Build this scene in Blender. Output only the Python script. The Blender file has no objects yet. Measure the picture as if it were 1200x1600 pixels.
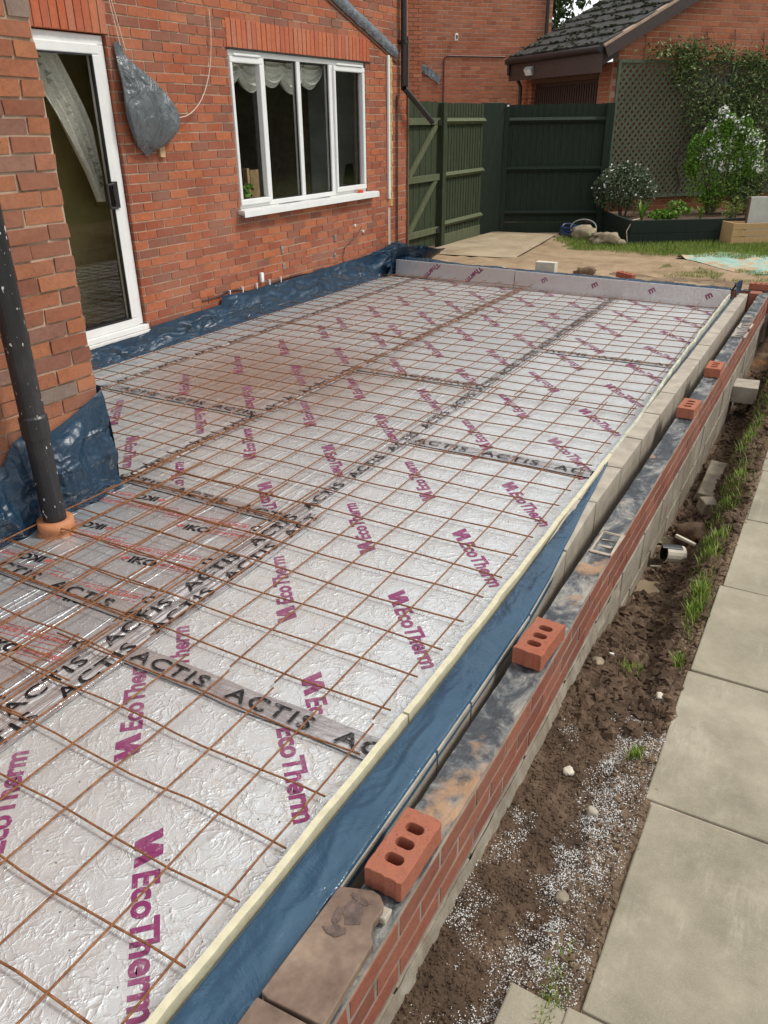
import bpy, bmesh, math, random
import numpy as np
from mathutils import Vector, Matrix, Euler, noise

random.seed(7)
rng = np.random.default_rng(7)
S = bpy.context.scene
COL = S.collection
R = math.radians

# ------------------------------------------------------------------ camera, sky, sun, exposure
cd = bpy.data.cameras.new('camera'); cam = bpy.data.objects.new('camera', cd); COL.objects.link(cam)
cam.location = (1.0482, -1.8145, 1.806)
cam.rotation_euler = (1.1103, 0.0105, 0.5134)
cd.sensor_fit = 'HORIZONTAL'; cd.sensor_width = 36; cd.lens = 36.83
cd.clip_start = 0.05; cd.clip_end = 600
S.camera = cam
SUN_EL, SUN_AZ = 52, 60        # degrees; azimuth of the sun measured from +y towards +x
w = bpy.data.worlds.new('World'); S.world = w; w.use_nodes = True
nt = w.node_tree; nt.nodes.clear()
out = nt.nodes.new('ShaderNodeOutputWorld'); bg = nt.nodes.new('ShaderNodeBackground')
sky = nt.nodes.new('ShaderNodeTexSky'); sky.sky_type = 'NISHITA'; sky.sun_disc = False
sky.sun_elevation = R(SUN_EL); sky.sun_rotation = R(SUN_AZ)
hs = nt.nodes.new('ShaderNodeHueSaturation'); hs.inputs['Saturation'].default_value = 0.35
tcw = nt.nodes.new('ShaderNodeTexCoord')
mpw = nt.nodes.new('ShaderNodeMapping'); mpw.inputs['Scale'].default_value = (1, 1, 2.2)
cn = nt.nodes.new('ShaderNodeTexNoise'); cn.inputs['Scale'].default_value = 2.6; cn.inputs['Detail'].default_value = 7
cr = nt.nodes.new('ShaderNodeValToRGB')
cr.color_ramp.elements[0].position = .36; cr.color_ramp.elements[0].color = (3.6, 3.9, 4.3, 1)
cr.color_ramp.elements[1].position = .66; cr.color_ramp.elements[1].color = (11.5, 11.5, 11.4, 1)
mx = nt.nodes.new('ShaderNodeMixRGB'); mx.inputs[0].default_value = .8
L = nt.links.new
L(sky.outputs[0], hs.inputs['Color']); L(tcw.outputs['Generated'], mpw.inputs[0]); L(mpw.outputs[0], cn.inputs['Vector'])
L(cn.outputs['Fac'], cr.inputs[0]); L(hs.outputs[0], mx.inputs[1]); L(cr.outputs[0], mx.inputs[2])
L(mx.outputs[0], bg.inputs[0]); bg.inputs[1].default_value = 0.105; L(bg.outputs[0], out.inputs[0])
sd = bpy.data.lights.new('sun', 'SUN'); sd.energy = 2.1; sd.angle = R(12); sd.color = (1, .95, .87)
so = bpy.data.objects.new('sun', sd); COL.objects.link(so)
dv = Vector((math.sin(R(SUN_AZ)) * math.cos(R(SUN_EL)), math.cos(R(SUN_AZ)) * math.cos(R(SUN_EL)), math.sin(R(SUN_EL))))
so.rotation_euler = dv.to_track_quat('Z', 'Y').to_euler(); so.location = dv * 20
S.view_settings.view_transform = 'Standard'; S.view_settings.look = 'None'
S.view_settings.exposure = 0.38; S.view_settings.gamma = 1
S.render.engine = 'CYCLES'

# ------------------------------------------------------------------ helpers
def node_mat(name):
    m = bpy.data.materials.new(name); m.use_nodes = True
    n = m.node_tree.nodes; b = n['Principled BSDF']
    return m, m.node_tree, b

def mapping(t, scale=(1, 1, 1), coord='Object', rot=(0, 0, 0)):
    tc = t.nodes.new('ShaderNodeTexCoord'); mp = t.nodes.new('ShaderNodeMapping')
    mp.inputs['Scale'].default_value = scale; mp.inputs['Rotation'].default_value = rot
    if coord == 'World':
        g = t.nodes.new('ShaderNodeNewGeometry'); t.links.new(g.outputs['Position'], mp.inputs[0])
    else:
        t.links.new(tc.outputs[coord], mp.inputs[0])
    return mp.outputs[0]

def tex_noise(t, vec, scale, detail=4, rough=.55, dist=0):
    n = t.nodes.new('ShaderNodeTexNoise'); n.inputs['Scale'].default_value = scale
    n.inputs['Detail'].default_value = detail; n.inputs['Roughness'].default_value = rough; n.inputs['Distortion'].default_value = dist
    if vec: t.links.new(vec, n.inputs['Vector'])
    return n.outputs['Fac']

def ramp(t, fac, stops):
    r = t.nodes.new('ShaderNodeValToRGB'); e = r.color_ramp.elements
    while len(e) < len(stops): e.new(.5)
    for i, (p, c) in enumerate(stops):
        e[i].position = p
        if isinstance(c, (int, float)): c = (c, c, c)
        e[i].color = (*c[:3], 1)
    t.links.new(fac, r.inputs[0]); return r.outputs[0]

def mixc(t, fac, a, b, mode='MIX'):
    m = t.nodes.new('ShaderNodeMixRGB'); m.blend_type = mode
    for i, v in ((0, fac), (1, a), (2, b)):
        if hasattr(v, 'links'): t.links.new(v, m.inputs[i])
        elif isinstance(v, (int, float)): m.inputs[i].default_value = v if i == 0 else (v, v, v, 1)
        else: m.inputs[i].default_value = (*v[:3], 1)
    return m.outputs[0]

def math_n(t, op, a, b=0.0):
    m = t.nodes.new('ShaderNodeMath'); m.operation = op
    for i, v in ((0, a), (1, b)):
        if hasattr(v, 'links'): t.links.new(v, m.inputs[i])
        else: m.inputs[i].default_value = v
    return m.outputs[0]

def bump(t, b, h, strength=.3, dist=.01, prev=None):
    n = t.nodes.new('ShaderNodeBump'); n.inputs['Strength'].default_value = strength; n.inputs['Distance'].default_value = dist
    t.links.new(h, n.inputs['Height'])
    if prev: t.links.new(prev, n.inputs['Normal'])
    if b: t.links.new(n.outputs[0], b.inputs['Normal'])
    return n.outputs[0]

def setc(t, b, c):
    if hasattr(c, 'links'): t.links.new(c, b.inputs['Base Color'])
    else: b.inputs['Base Color'].default_value = (*c[:3], 1)

def rand_fac(t):
    oi = t.nodes.new('ShaderNodeObjectInfo'); g = t.nodes.new('ShaderNodeNewGeometry')
    a = math_n(t, 'ADD', oi.outputs['Random'], g.outputs['Random Per Island'])
    return math_n(t, 'FRACT', a)

def simple(name, col, rough=.6, metal=0, nscale=20, var=.25, bstr=.2, bdist=.003, spec=.5, coord='Object', bscale=None):
    m, t, b = node_mat(name)
    v = mapping(t, coord=coord)
    f = tex_noise(t, v, nscale, 6, .6)
    lo = tuple(c * (1 - var) for c in col); hi = tuple(min(1, c * (1 + var)) for c in col)
    setc(t, b, ramp(t, f, [(.3, lo), (.7, hi)]))
    b.inputs['Roughness'].default_value = rough; b.inputs['Metallic'].default_value = metal
    b.inputs['Specular IOR Level'].default_value = spec
    if bstr: bump(t, b, tex_noise(t, v, bscale or nscale * 3, 5), bstr, bdist)
    return m

M = {}
def brick_mat(name, stops, soot=.5, bscale=60):
    m, t, b = node_mat(name)
    v = mapping(t, coord='World')
    rf = rand_fac(t)
    base = ramp(t, rf, stops)
    n1 = tex_noise(t, v, 35, 8, .7)
    c = mixc(t, ramp(t, n1, [(.35, 0), (.75, .55)]), base, tuple(x * .55 for x in stops[0][1]))
    n2 = tex_noise(t, v, 1.7, 5, .6)
    c = mixc(t, ramp(t, n2, [(.35, 0.0), (.8, .25)]), c, (.5, .33, .24))
    n3 = tex_noise(t, v, 140, 3)
    c = mixc(t, ramp(t, n3, [(.62, 0), (.75, soot)]), c, (.06, .035, .03))
    setc(t, b, c)
    b.inputs['Roughness'].default_value = .85; b.inputs['Specular IOR Level'].default_value = .25
    bump(t, b, tex_noise(t, v, bscale, 8, .7), .5, .006)
    return m
M['brick'] = brick_mat('house_brick', [(0, (.27, .075, .042)), (.3, (.37, .10, .048)), (.55, (.44, .13, .058)), (.75, (.48, .155, .065)), (.86, (.29, .10, .06)), (.985, (.24, .10, .07))], .7)
M['brick_wing'] = brick_mat('wing_brick', [(0, (.22, .085, .055)), (.25, (.31, .11, .06)), (.5, (.38, .135, .065)), (.75, (.43, .16, .07)), (.90, (.26, .11, .075)), (.96, (.26, .20, .16)), (.99, (.22, .18, .15))], .9, 40)
M['brick_far'] = brick_mat('far_brick', [(0, (.30, .085, .045)), (.3, (.40, .12, .055)), (.6, (.47, .15, .07)), (.9, (.38, .13, .075)), (1, (.50, .19, .10))], .6)
M['brick_lintel'] = brick_mat('lintel_brick', [(0, (.42, .10, .05)), (.3, (.50, .12, .05)), (.65, (.55, .15, .06)), (1, (.48, .17, .10))], .2)
M['brick_new'] = brick_mat('new_brick', [(0, (.19, .065, .045)), (.5, (.26, .08, .05)), (1, (.32, .11, .07))], .8)
M['brick_loose'] = brick_mat('loose_brick', [(0, (.36, .105, .06)), (1, (.43, .13, .07))], .8, 90)
M['mortar'] = simple('mortar', (.43, .31, .225), .95, nscale=12, var=.25, bstr=.4, bscale=150, coord='World')
M['mortar_grey'] = simple('mortar_grey', (.44, .37, .30), .95, nscale=12, var=.25, bstr=.4, bscale=150, coord='World')
M['upvc'] = simple('white_upvc', (.78, .79, .78), .35, nscale=6, var=.05, bstr=0)
M['upvc_dirty'] = simple('dirty_upvc', (.70, .70, .68), .4, nscale=25, var=.12, bstr=.1)
M['black_rubber'] = simple('black_plastic', (.018, .018, .02), .45, nscale=30, var=.2, bstr=.1)
M['black_pipe'] = simple('black_pipe', (.02, .019, .02), .4, nscale=30, var=.3, bstr=.1)
M['lace'] = simple('lace_fabric', (.85, .83, .77), .9, nscale=60, var=.2, bstr=.3)
M['rope'] = simple('cream_rope', (.62, .52, .42), .8, nscale=80, bstr=.2)
M['lead'] = simple('lead_flashing', (.16, .18, .20), .5, metal=.3, nscale=18, var=.45, bstr=.8, bdist=.02)
M['steel'] = simple('galvanised_steel', (.5, .5, .5), .4, metal=.8, nscale=40, bstr=.1)
M['wood_raw'] = simple('raw_timber', (.58, .38, .20), .7, nscale=14, var=.2, bstr=.2)
M['foam_y'] = simple('yellow_foam', (.62, .58, .41), .85, nscale=30, var=.12, bstr=.3)
M['foam_old'] = simple('weathered_foam', (.50, .50, .40), .85, nscale=12, var=.3, bstr=.3, coord='World')
M['foam_trim'] = simple('ochre_foam', (.60, .40, .15), .9, nscale=30, var=.3, bstr=.9, bdist=.02)
M['concrete_block'] = simple('concrete_block', (.40, .355, .29), .95, nscale=9, var=.22, bstr=.7, bscale=120, bdist=.004, coord='World')
m, t, b = node_mat('stained_block'); v = mapping(t, coord='World')
c = ramp(t, tex_noise(t, v, 6, 9, .75), [(.3, (.17, .145, .11)), (.5, (.29, .255, .20)), (.7, (.40, .36, .29))])
c = mixc(t, ramp(t, tex_noise(t, mapping(t, (1, 2.5, .6), coord='World'), 3.5, 6, .7), [(.45, 0), (.65, .7)]), c, (.16, .115, .07))
setc(t, b, c); b.inputs['Roughness'].default_value = .9; bump(t, b, tex_noise(t, v, 110, 6, .7), .6, .004); M['block_stain'] = m
M['block_dark'] = simple('damp_block', (.27, .245, .21), .9, nscale=7, var=.3, bstr=.7, bscale=110, bdist=.004, coord='World')
M['clay'] = simple('clay_collar', (.42, .17, .075), .6, nscale=12, var=.3, bstr=.3)
M['pale_block'] = simple('pale_block', (.62, .57, .46), .9, nscale=15, var=.15, bstr=.4)
M['leafs_dark'] = None

def foliage_mat(name, cols, rough=.5):
    m, t, b = node_mat(name)
    setc(t, b, ramp(t, rand_fac(t), [(i / max(1, len(cols) - 1), c) for i, c in enumerate(cols)]))
    b.inputs['Roughness'].default_value = rough; b.inputs['Specular IOR Level'].default_value = .3
    return m
M['leaf_climb'] = foliage_mat('climber_leaf', [(.035, .065, .02), (.08, .13, .035), (.14, .19, .06), (.24, .28, .11)])
M['leaf_dark'] = foliage_mat('dark_shrub_leaf', [(.03, .055, .025), (.06, .095, .045), (.10, .15, .07), (.22, .24, .17)])
M['leaf_bright'] = foliage_mat('bright_leaf', [(.05, .12, .012), (.09, .20, .02), (.14, .28, .03), (.2, .34, .05)])
M['leaf_lime'] = foliage_mat('lime_leaf', [(.16, .22, .04), (.24, .30, .07)])
M['leaf_tree'] = foliage_mat('tree_leaf', [(.015, .035, .01), (.03, .06, .018), (.05, .09, .03)])
M['petal'] = foliage_mat('white_petal', [(.82, .83, .80), (.92, .92, .90)])
M['grass'] = foliage_mat('grass_blade', [(.09, .16, .02), (.15, .25, .03), (.22, .32, .05), (.34, .32, .13)])
M['bark'] = simple('bark', (.09, .06, .04), .9, nscale=20, bstr=.6)
M['green_timber'] = None
def painted_wood(name, col, streak=.5, lich=.1, dark=.5):
    m, t, b = node_mat(name)
    v = mapping(t, (30, 30, 2.2)); v2 = mapping(t, (1, 1, 1), coord='World')
    f = tex_noise(t, v, 1.5, 6, .6); rf = rand_fac(t)
    c = ramp(t, f, [(.3, tuple(x * dark for x in col)), (.7, col)])
    c = mixc(t, ramp(t, rf, [(0, 0), (1, .35)]), c, tuple(x * .6 for x in col))
    c = mixc(t, ramp(t, tex_noise(t, v2, 9, 8, .75), [(.60, 0), (.78, streak * lich * 4)]), c, (.30, .32, .22))
    setc(t, b, c); b.inputs['Roughness'].default_value = .8; b.inputs['Specular IOR Level'].default_value = .3
    bump(t, b, f, .5, .004); return m
M['green_dark'] = painted_wood('dark_green_timber', (.024, .041, .027), .3, .12)
M['green_gate'] = painted_wood('mossy_green_timber', (.050, .068, .033), .6, .2, .4)
M['green_rail'] = painted_wood('pale_green_rail', (.135, .155, .085), .6, .35)
M['trellis'] = painted_wood('trellis_green', (.125, .15, .10), .4, .1)
M['bed_green'] = painted_wood('bed_green', (.022, .036, .028), .3, .12)
M['crate_wood'] = painted_wood('crate_wood', (.66, .43, .22), .1, 0, .8)
M['brown_paint'] = simple('brown_fascia', (.055, .035, .03), .5, nscale=20, bstr=.1)
M['brown_trim'] = simple('brown_trim', (.12, .075, .05), .7, nscale=20, bstr=.1)
M['red_cable'] = simple('brown_cable', (.10, .025, .02), .5, nscale=20, bstr=0)
M['orange'] = simple('orange_plastic', (.85, .12, .04), .4, nscale=10, bstr=0)
M['white'] = simple('white_plastic', (.8, .8, .8), .4, nscale=10, bstr=0)
M['red'] = simple('red_plastic', (.6, .02, .02), .4, nscale=10, bstr=0)
M['blue_hose'] = simple('blue_hose', (.02, .04, .12), .4, nscale=10, bstr=0)
M['grey_hose'] = simple('grey_hose', (.3, .3, .29), .5, nscale=10, bstr=0)
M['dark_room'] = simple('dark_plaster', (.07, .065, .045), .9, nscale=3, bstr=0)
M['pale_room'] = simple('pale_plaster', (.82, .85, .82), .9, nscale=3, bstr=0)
M['plum'] = simple('plum_print', (.25, .04, .14), .5, nscale=90, var=.2, bstr=0)
M['ink'] = simple('black_print', (.012, .012, .014), .45, nscale=90, var=.3, bstr=0)
M['red_ink'] = simple('red_print', (.42, .10, .09), .5, nscale=90, var=.25, bstr=0)

for nm_, cc_ in (('plum', (.25, .04, .14)), ('ink', (.014, .014, .016))):
    m, t, b = node_mat(nm_ + '_worn_print'); v = mapping(t, coord='World')
    c = mixc(t, ramp(t, tex_noise(t, v, 38, 5, .75), [(.54, 0), (.70, .65)]), cc_, (.5, .48, .48))
    c = mixc(t, ramp(t, tex_noise(t, v, 2.5, 3), [(.4, 0), (.7, .25 if nm_ == 'plum' else 0)]), c, (.5, .45, .45))
    setc(t, b, c); b.inputs['Roughness'].default_value = .4; b.inputs['Metallic'].default_value = .25
    bump(t, b, tex_noise(t, v, 30, 4, .6, .6), .5, .004); M[nm_] = m
# rust wire
m, t, b = node_mat('rusty_wire'); v = mapping(t, coord='World')
setc(t, b, ramp(t, tex_noise(t, v, 55, 6, .7), [(.3, (.10, .036, .016)), (.5, (.22, .085, .03)), (.72, (.36, .16, .055))]))
b.inputs['Roughness'].default_value = .75; b.inputs['Metallic'].default_value = .1
bump(t, b, tex_noise(t, v, 300, 3), .5, .001); M['rust'] = m

# crinkled foil facing
def foil(name, base, rough, crease, streak, dirt, metal=.9, fine=1.0):
    m, t, b = node_mat(name)
    vw = mapping(t, coord='World')
    # warp
    wn = t.nodes.new('ShaderNodeTexNoise'); wn.inputs['Scale'].default_value = 9; wn.inputs['Detail'].default_value = 4
    t.links.new(vw, wn.inputs['Vector'])
    add = t.nodes.new('ShaderNodeVectorMath'); add.operation = 'MULTIPLY_ADD'
    t.links.new(wn.outputs['Color'], add.inputs[0]); add.inputs[1].default_value = (.16, .16, .16); t.links.new(vw, add.inputs[2])
    def ridge(scale, xs, ys, rot):
        mp = t.nodes.new('ShaderNodeMapping'); mp.inputs['Scale'].default_value = (xs, ys, 1); mp.inputs['Rotation'].default_value = (0, 0, rot)
        t.links.new(add.outputs[0], mp.inputs[0])
        n = tex_noise(t, mp.outputs[0], scale, 3, .5)
        a = math_n(t, 'ABSOLUTE', math_n(t, 'SUBTRACT', n, .5))
        return ramp(t, a, [(0, 1), (.018, .35), (.055, 0)])
    r1 = ridge(4.2, 1, 2.6, .6); r2 = ridge(8.5, 2.4, 1, .2); r3 = ridge(16 * fine, 1, 2.2, 1.1)
    nb = bump(t, None, r1, crease, .008)
    nb = bump(t, None, r2, crease * .9, .0045, nb)
    nb = bump(t, None, r3, crease * .8, .0022, nb)
    if streak:
        mp = mapping(t, (1, .06, 1), coord='World')
        s = tex_noise(t, mp, 6, 2, .5, .3)
        s = ramp(t, math_n(t, 'ABSOLUTE', math_n(t, 'SUBTRACT', s, .5)), [(0, 1), (.010, .3), (.022, 0)])
        nb = bump(t, None, s, streak, .01, nb)
    bump(t, b, tex_noise(t, vw, 5, 3), .25, .02, nb)
    d1 = tex_noise(t, vw, 1.1, 6, .65); d2 = tex_noise(t, vw, 22, 8, .8)
    dm = math_n(t, 'MULTIPLY', ramp(t, d1, [(.42, .15), (.66, 1)]), ramp(t, d2, [(.47, 0), (.70, 1)]))
    dm = math_n(t, 'MULTIPLY', dm, dirt)
    c = mixc(t, dm, base, (.33, .22, .12))
    sx_ = t.nodes.new('ShaderNodeVectorMath'); sx_.operation = 'DISTANCE'; t.links.new(vw, sx_.inputs[0]); sx_.inputs[1].default_value = (-2.75, 3.0, 0)
    st_ = math_n(t, 'MULTIPLY', ramp(t, math_n(t, 'ADD', math_n(t, 'MULTIPLY', sx_.outputs['Value'], .5), math_n(t, 'MULTIPLY', math_n(t, 'SUBTRACT', d1, .5), .9)), [(.15, .6), (.66, 0)]), 1.0)
    c = mixc(t, st_, c, (.36, .20, .115))
    sp = tex_noise(t, vw, 48, 3, .6)
    c = mixc(t, ramp(t, sp, [(.70, 0), (.76, .75 * min(1, dirt * 1.5))]), c, (.12, .085, .05))
    setc(t, b, c)
    t.links.new(math_n(t, 'SUBTRACT', metal, math_n(t, 'MULTIPLY', dm, .6)), b.inputs['Metallic'])
    t.links.new(math_n(t, 'ADD', rough, math_n(t, 'MULTIPLY', dm, .3)), b.inputs['Roughness'])
    return m
M['foil'] = foil('crinkled_foil', (.74, .77, .775), .38, .33, 0, 1.0, metal=.64)
M['foil_mid'] = foil('trodden_foil', (.68, .715, .725), .34, .32, .35, 1.15, metal=.64)
M['foil_iko'] = foil('smooth_foil', (.68, .71, .73), .30, .25, .5, .45, metal=.72, fine=.6)
M['foil_up'] = foil('flat_foil', (.72, .72, .73), .38, .18, 0, .3, metal=.72)
# tape: shiny, creased lengthwise
def tape_mat(name, sc):
    m, t, b = node_mat(name); vw = mapping(t, sc, coord='World')
    f = tex_noise(t, vw, 11, 4, .5, .6)
    setc(t, b, ramp(t, tex_noise(t, vw, 4, 4), [(.35, (.44, .42, .42)), (.7, (.66, .64, .63))]))
    b.inputs['Metallic'].default_value = .6; b.inputs['Roughness'].default_value = .2
    nb = bump(t, None, f, .8, .022)
    bump(t, b, tex_noise(t, mapping(t, coord='World'), 45, 4, .6, .5), .35, .005, nb); return m
M['tape_y'] = tape_mat('silver_tape_long', (2.6, .22, 1)); M['tape_y'].node_tree.nodes['Principled BSDF'].inputs['Metallic'].default_value = .55; M['tape_y'].node_tree.nodes['Principled BSDF'].inputs['Roughness'].default_value = .12; M['tape_y'].node_tree.nodes['Principled BSDF'].inputs['Specular IOR Level'].default_value = 1.0
M['tape_x'] = tape_mat('silver_tape_cross', (.35, 2.6, 1))
# polythene
def poly(name, c1, c2, rough=.28):
    m, t, b = node_mat(name); v = mapping(t, coord='World')
    f = tex_noise(t, v, 3.2, 7, .6)
    c = ramp(t, f, [(.3, c1), (.75, c2)])
    c = mixc(t, ramp(t, tex_noise(t, v, 60, 4, .7), [(.68, 0), (.8, .5)]), c, (.35, .38, .4))
    setc(t, b, c)
    t.links.new(ramp(t, tex_noise(t, v, 6, 5), [(.3, rough), (.7, rough + .2)]), b.inputs['Roughness'])
    vr = mapping(t, (1, .55, 1.5), coord='World', rot=(.7, 0, .3))
    cr_ = ramp(t, math_n(t, 'ABSOLUTE', math_n(t, 'SUBTRACT', tex_noise(t, vr, 3.3, 3, .5, .5), .5)), [(0, 1), (.02, .5), (.07, 0)])
    nb = bump(t, None, tex_noise(t, v, 5, 5, .55, 1.2), .45, .03)
    nb = bump(t, None, cr_, .55 if rough > .25 else .12, .02, nb)
    bump(t, b, tex_noise(t, v, 28, 4, .6, 1.0), .25, .006, nb); return m
M['poly'] = poly('blue_polythene', (.008, .026, .052), (.020, .055, .10))
M['poly_flat'] = poly('blue_polythene_flat', (.022, .062, .112), (.038, .092, .15), .16)  # same polythene, base colour lifted to stand in for reflected sky
m, t, b = node_mat('grey_bag_plastic'); v = mapping(t, (1, 1, .45), coord='World')
setc(t, b, ramp(t, tex_noise(t, v, 4, 5), [(.3, (.075, .088, .095)), (.7, (.135, .155, .165))])); b.inputs['Roughness'].default_value = .3
nb = bump(t, None, tex_noise(t, v, 6, 4, .5, 2.0), .9, .06); bump(t, b, tex_noise(t, v, 22, 4, .6, 1), .6, .015, nb); b.inputs['Specular IOR Level'].default_value = .6; M['bag'] = m
# DPC strip with mortar smears
m, t, b = node_mat('dpc_with_mortar'); v = mapping(t, coord='World'); v3 = mapping(t, (1, .6, 1), coord='World')
f = tex_noise(t, v3, 7, 10, .75, .5); f2 = tex_noise(t, v, 3.0, 5, .6); f3 = tex_noise(t, v, 90, 4, .7)
c = ramp(t, f, [(.30, (.02, .026, .032)), (.47, (.05, .058, .068)), (.53, (.16, .165, .165)), (.60, (.33, .31, .27)), (.70, (.45, .41, .34))])
c = mixc(t, ramp(t, f2, [(.60, 0), (.66, .75)]), c, (.46, .27, .14))
c = mixc(t, ramp(t, f3, [(.62, 0), (.75, .5)]), c, (.5, .46, .4))
setc(t, b, c); t.links.new(ramp(t, f, [(.4, .28), (.6, .8)]), b.inputs['Roughness']); bump(t, b, f, .9, .02); M['dpc'] = m
# glass
m, t, b = node_mat('window_glass'); t.nodes.remove(b); o = t.nodes['Material Output']
tr = t.nodes.new('ShaderNodeBsdfTransparent'); tr.inputs[0].default_value = (.92, .93, .92, 1)
gl = t.nodes.new('ShaderNodeBsdfGlossy'); gl.inputs['Roughness'].default_value = .015
fr = t.nodes.new('ShaderNodeFresnel'); fr.inputs['IOR'].default_value = 1.6
gb = t.nodes.new('ShaderNodeNewGeometry'); ff = math_n(t, 'MULTIPLY', fr.outputs[0], math_n(t, 'SUBTRACT', 1.0, gb.outputs['Backfacing']))
ms = t.nodes.new('ShaderNodeMixShader'); t.links.new(ff, ms.inputs[0]); t.links.new(tr.outputs[0], ms.inputs[1]); t.links.new(gl.outputs[0], ms.inputs[2])
t.links.new(ms.outputs[0], o.inputs[0]); M['glass'] = m
# ground materials
def ground(name, stops, scale=3, bstr=.6, spots=None, rough=.95, bd=.02):
    m, t, b = node_mat(name); v = mapping(t, coord='World')
    c = ramp(t, tex_noise(t, v, scale, 10, .7), stops)
    if spots:
        for (sc, lo, hi, amt, cc) in spots: c = mixc(t, ramp(t, tex_noise(t, v, sc, 5, .7), [(lo, 0), (hi, amt)]), c, cc)
    setc(t, b, c); b.inputs['Roughness'].default_value = rough; b.inputs['Specular IOR Level'].default_value = .25
    nb = bump(t, None, tex_noise(t, v, 14, 8, .7), bstr, bd); bump(t, b, tex_noise(t, v, 90, 5, .7), bstr, .004, nb); return m
M['sand'] = ground('sandy_clay', [(.25, (.19, .13, .08)), (.5, (.33, .235, .145)), (.75, (.47, .35, .23))], 2.2, .6, [(30, .62, .75, .5, (.12, .075, .04))])
M['soil'] = ground('dark_soil', [(.25, (.04, .028, .02)), (.5, (.115, .075, .048)), (.75, (.24, .165, .11))], 5, 1, [(1.3, .58, .66, .6, (.22, .10, .04)), (160, .6, .7, .4, (.4, .36, .3))])
M['soil_bank'] = ground('brown_soil', [(.25, (.09, .06, .04)), (.5, (.20, .14, .09)), (.75, (.34, .25, .165))], 4, 1, [(60, .62, .72, .5, (.45, .36, .25))])
M['lawn'] = ground('lawn_soil', [(.3, (.06, .09, .02)), (.5, (.11, .14, .035)), (.7, (.20, .17, .07))], 2, .7)
M['path'] = ground('concrete_path', [(.3, (.26, .20, .13)), (.5, (.38, .30, .20)), (.7, (.48, .40, .28))], 1.8, .2, [(40, .6, .7, .4, (.3, .2, .12))])
M['mudwater'] = simple('muddy_water', (.24, .185, .115), .12, nscale=6, var=.2, bstr=.05, coord='World')
m, t, b = node_mat('paving_flag'); v = mapping(t, coord='World')
f = tex_noise(t, v, 2.0, 9, .68); rf = rand_fac(t)
c = ramp(t, f, [(.32, (.16, .145, .105)), (.5, (.28, .25, .185)), (.66, (.42, .375, .285))])
c = mixc(t, ramp(t, rf, [(0, 0), (1, .3)]), c, (.38, .34, .24))
c = mixc(t, ramp(t, tex_noise(t, v, .9, 6, .7), [(.45, 0), (.65, .45)]), c, (.20, .18, .13))
c = mixc(t, ramp(t, tex_noise(t, v, 210, 4, .8), [(.5, 0), (.75, .35)]), c, (.55, .5, .4))
g = tex_noise(t, mapping(t, (1, .16, 1), coord='World', rot=(0, 0, .30)), 3.6, 6, .7, .1)
gm_ = math_n(t, 'MULTIPLY', ramp(t, math_n(t, 'ABSOLUTE', math_n(t, 'SUBTRACT', g, .5)), [(0, 1), (.02, .4), (.06, 0)]), ramp(t, tex_noise(t, v, 2.6, 5, .7), [(.50, 0), (.70, .42)]))
c = mixc(t, gm_, c, (.6, .55, .45))
c = mixc(t, ramp(t, tex_noise(t, v, 26, 6, .8), [(.64, 0), (.74, .6)]), c, (.15, .10, .06))
c = mixc(t, ramp(t, tex_noise(t, v, 5, 6, .8), [(.6, 0), (.75, .5)]), c, (.17, .15, .12))
setc(t, b, c); b.inputs['Roughness'].default_value = .88; bump(t, b, tex_noise(t, v, 120, 6, .7), .5, .003); M['flag'] = m
m, t, b = node_mat('brown_sandstone'); v = mapping(t, coord='World')
c = ramp(t, tex_noise(t, v, 6, 9, .65), [(.35, (.10, .065, .048)), (.5, (.19, .13, .095)), (.65, (.30, .22, .16))])
setc(t, b, c); b.inputs['Roughness'].default_value = .8; bump(t, b, tex_noise(t, v, 70, 6, .7), .35, .003); M['sandstone'] = m
M['sandstone_dark'] = simple('sandstone_recess', (.12, .085, .07), .85, nscale=40, var=.4, bstr=.8, bdist=.006)
M['rock'] = simple('rock', (.32, .26, .18), .9, nscale=9, var=.45, bstr=.8, bdist=.02)
M['rubble'] = simple('rubble_concrete', (.27, .23, .17), .9, nscale=9, var=.4, bstr=.8, bdist=.01)
m, t, b = node_mat('faded_tarp'); v = mapping(t, coord='World')
c = ramp(t, tex_noise(t, v, 3.2, 8, .7, .5), [(.40, (.25, .46, .40)), (.50, (.38, .50, .42)), (.56, (.48, .36, .22)), (.72, (.42, .29, .17))])
setc(t, b, c); b.inputs['Roughness'].default_value = .6; bump(t, b, tex_noise(t, v, 9, 6), .6, .03); M['tarp'] = m
m, t, b = node_mat('mossy_tile'); v = mapping(t, coord='World')
c = ramp(t, tex_noise(t, v, 9, 8, .7), [(.3, (.022, .022, .021)), (.5, (.045, .045, .042)), (.7, (.085, .083, .075))])
c = mixc(t, ramp(t, tex_noise(t, v, 14, 6, .8), [(.6, 0), (.7, .8)]), c, (.035, .05, .02))
c = mixc(t, ramp(t, tex_noise(t, v, 40, 3, .8), [(.72, 0), (.76, .8)]), c, (.42, .42, .38))
setc(t, b, c); b.inputs['Roughness'].default_value = .9; bump(t, b, tex_noise(t, v, 30, 6), .7, .015); M['tile'] = m
# black soil pipe with paint spatter
m, t, b = node_mat('spattered_pipe'); v = mapping(t, (1, 1, .45), coord='World')
c = mixc(t, ramp(t, tex_noise(t, v, 60, 2, .5), [(.68, 0), (.71, 1)]), (.018, .018, .02), (.6, .6, .58))
c = mixc(t, ramp(t, tex_noise(t, v, 9, 6, .7), [(.5, 0), (.75, .5)]), c, (.07, .06, .055))
setc(t, b, c); b.inputs['Roughness'].default_value = .4; M['pipe_spatter'] = m

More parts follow.
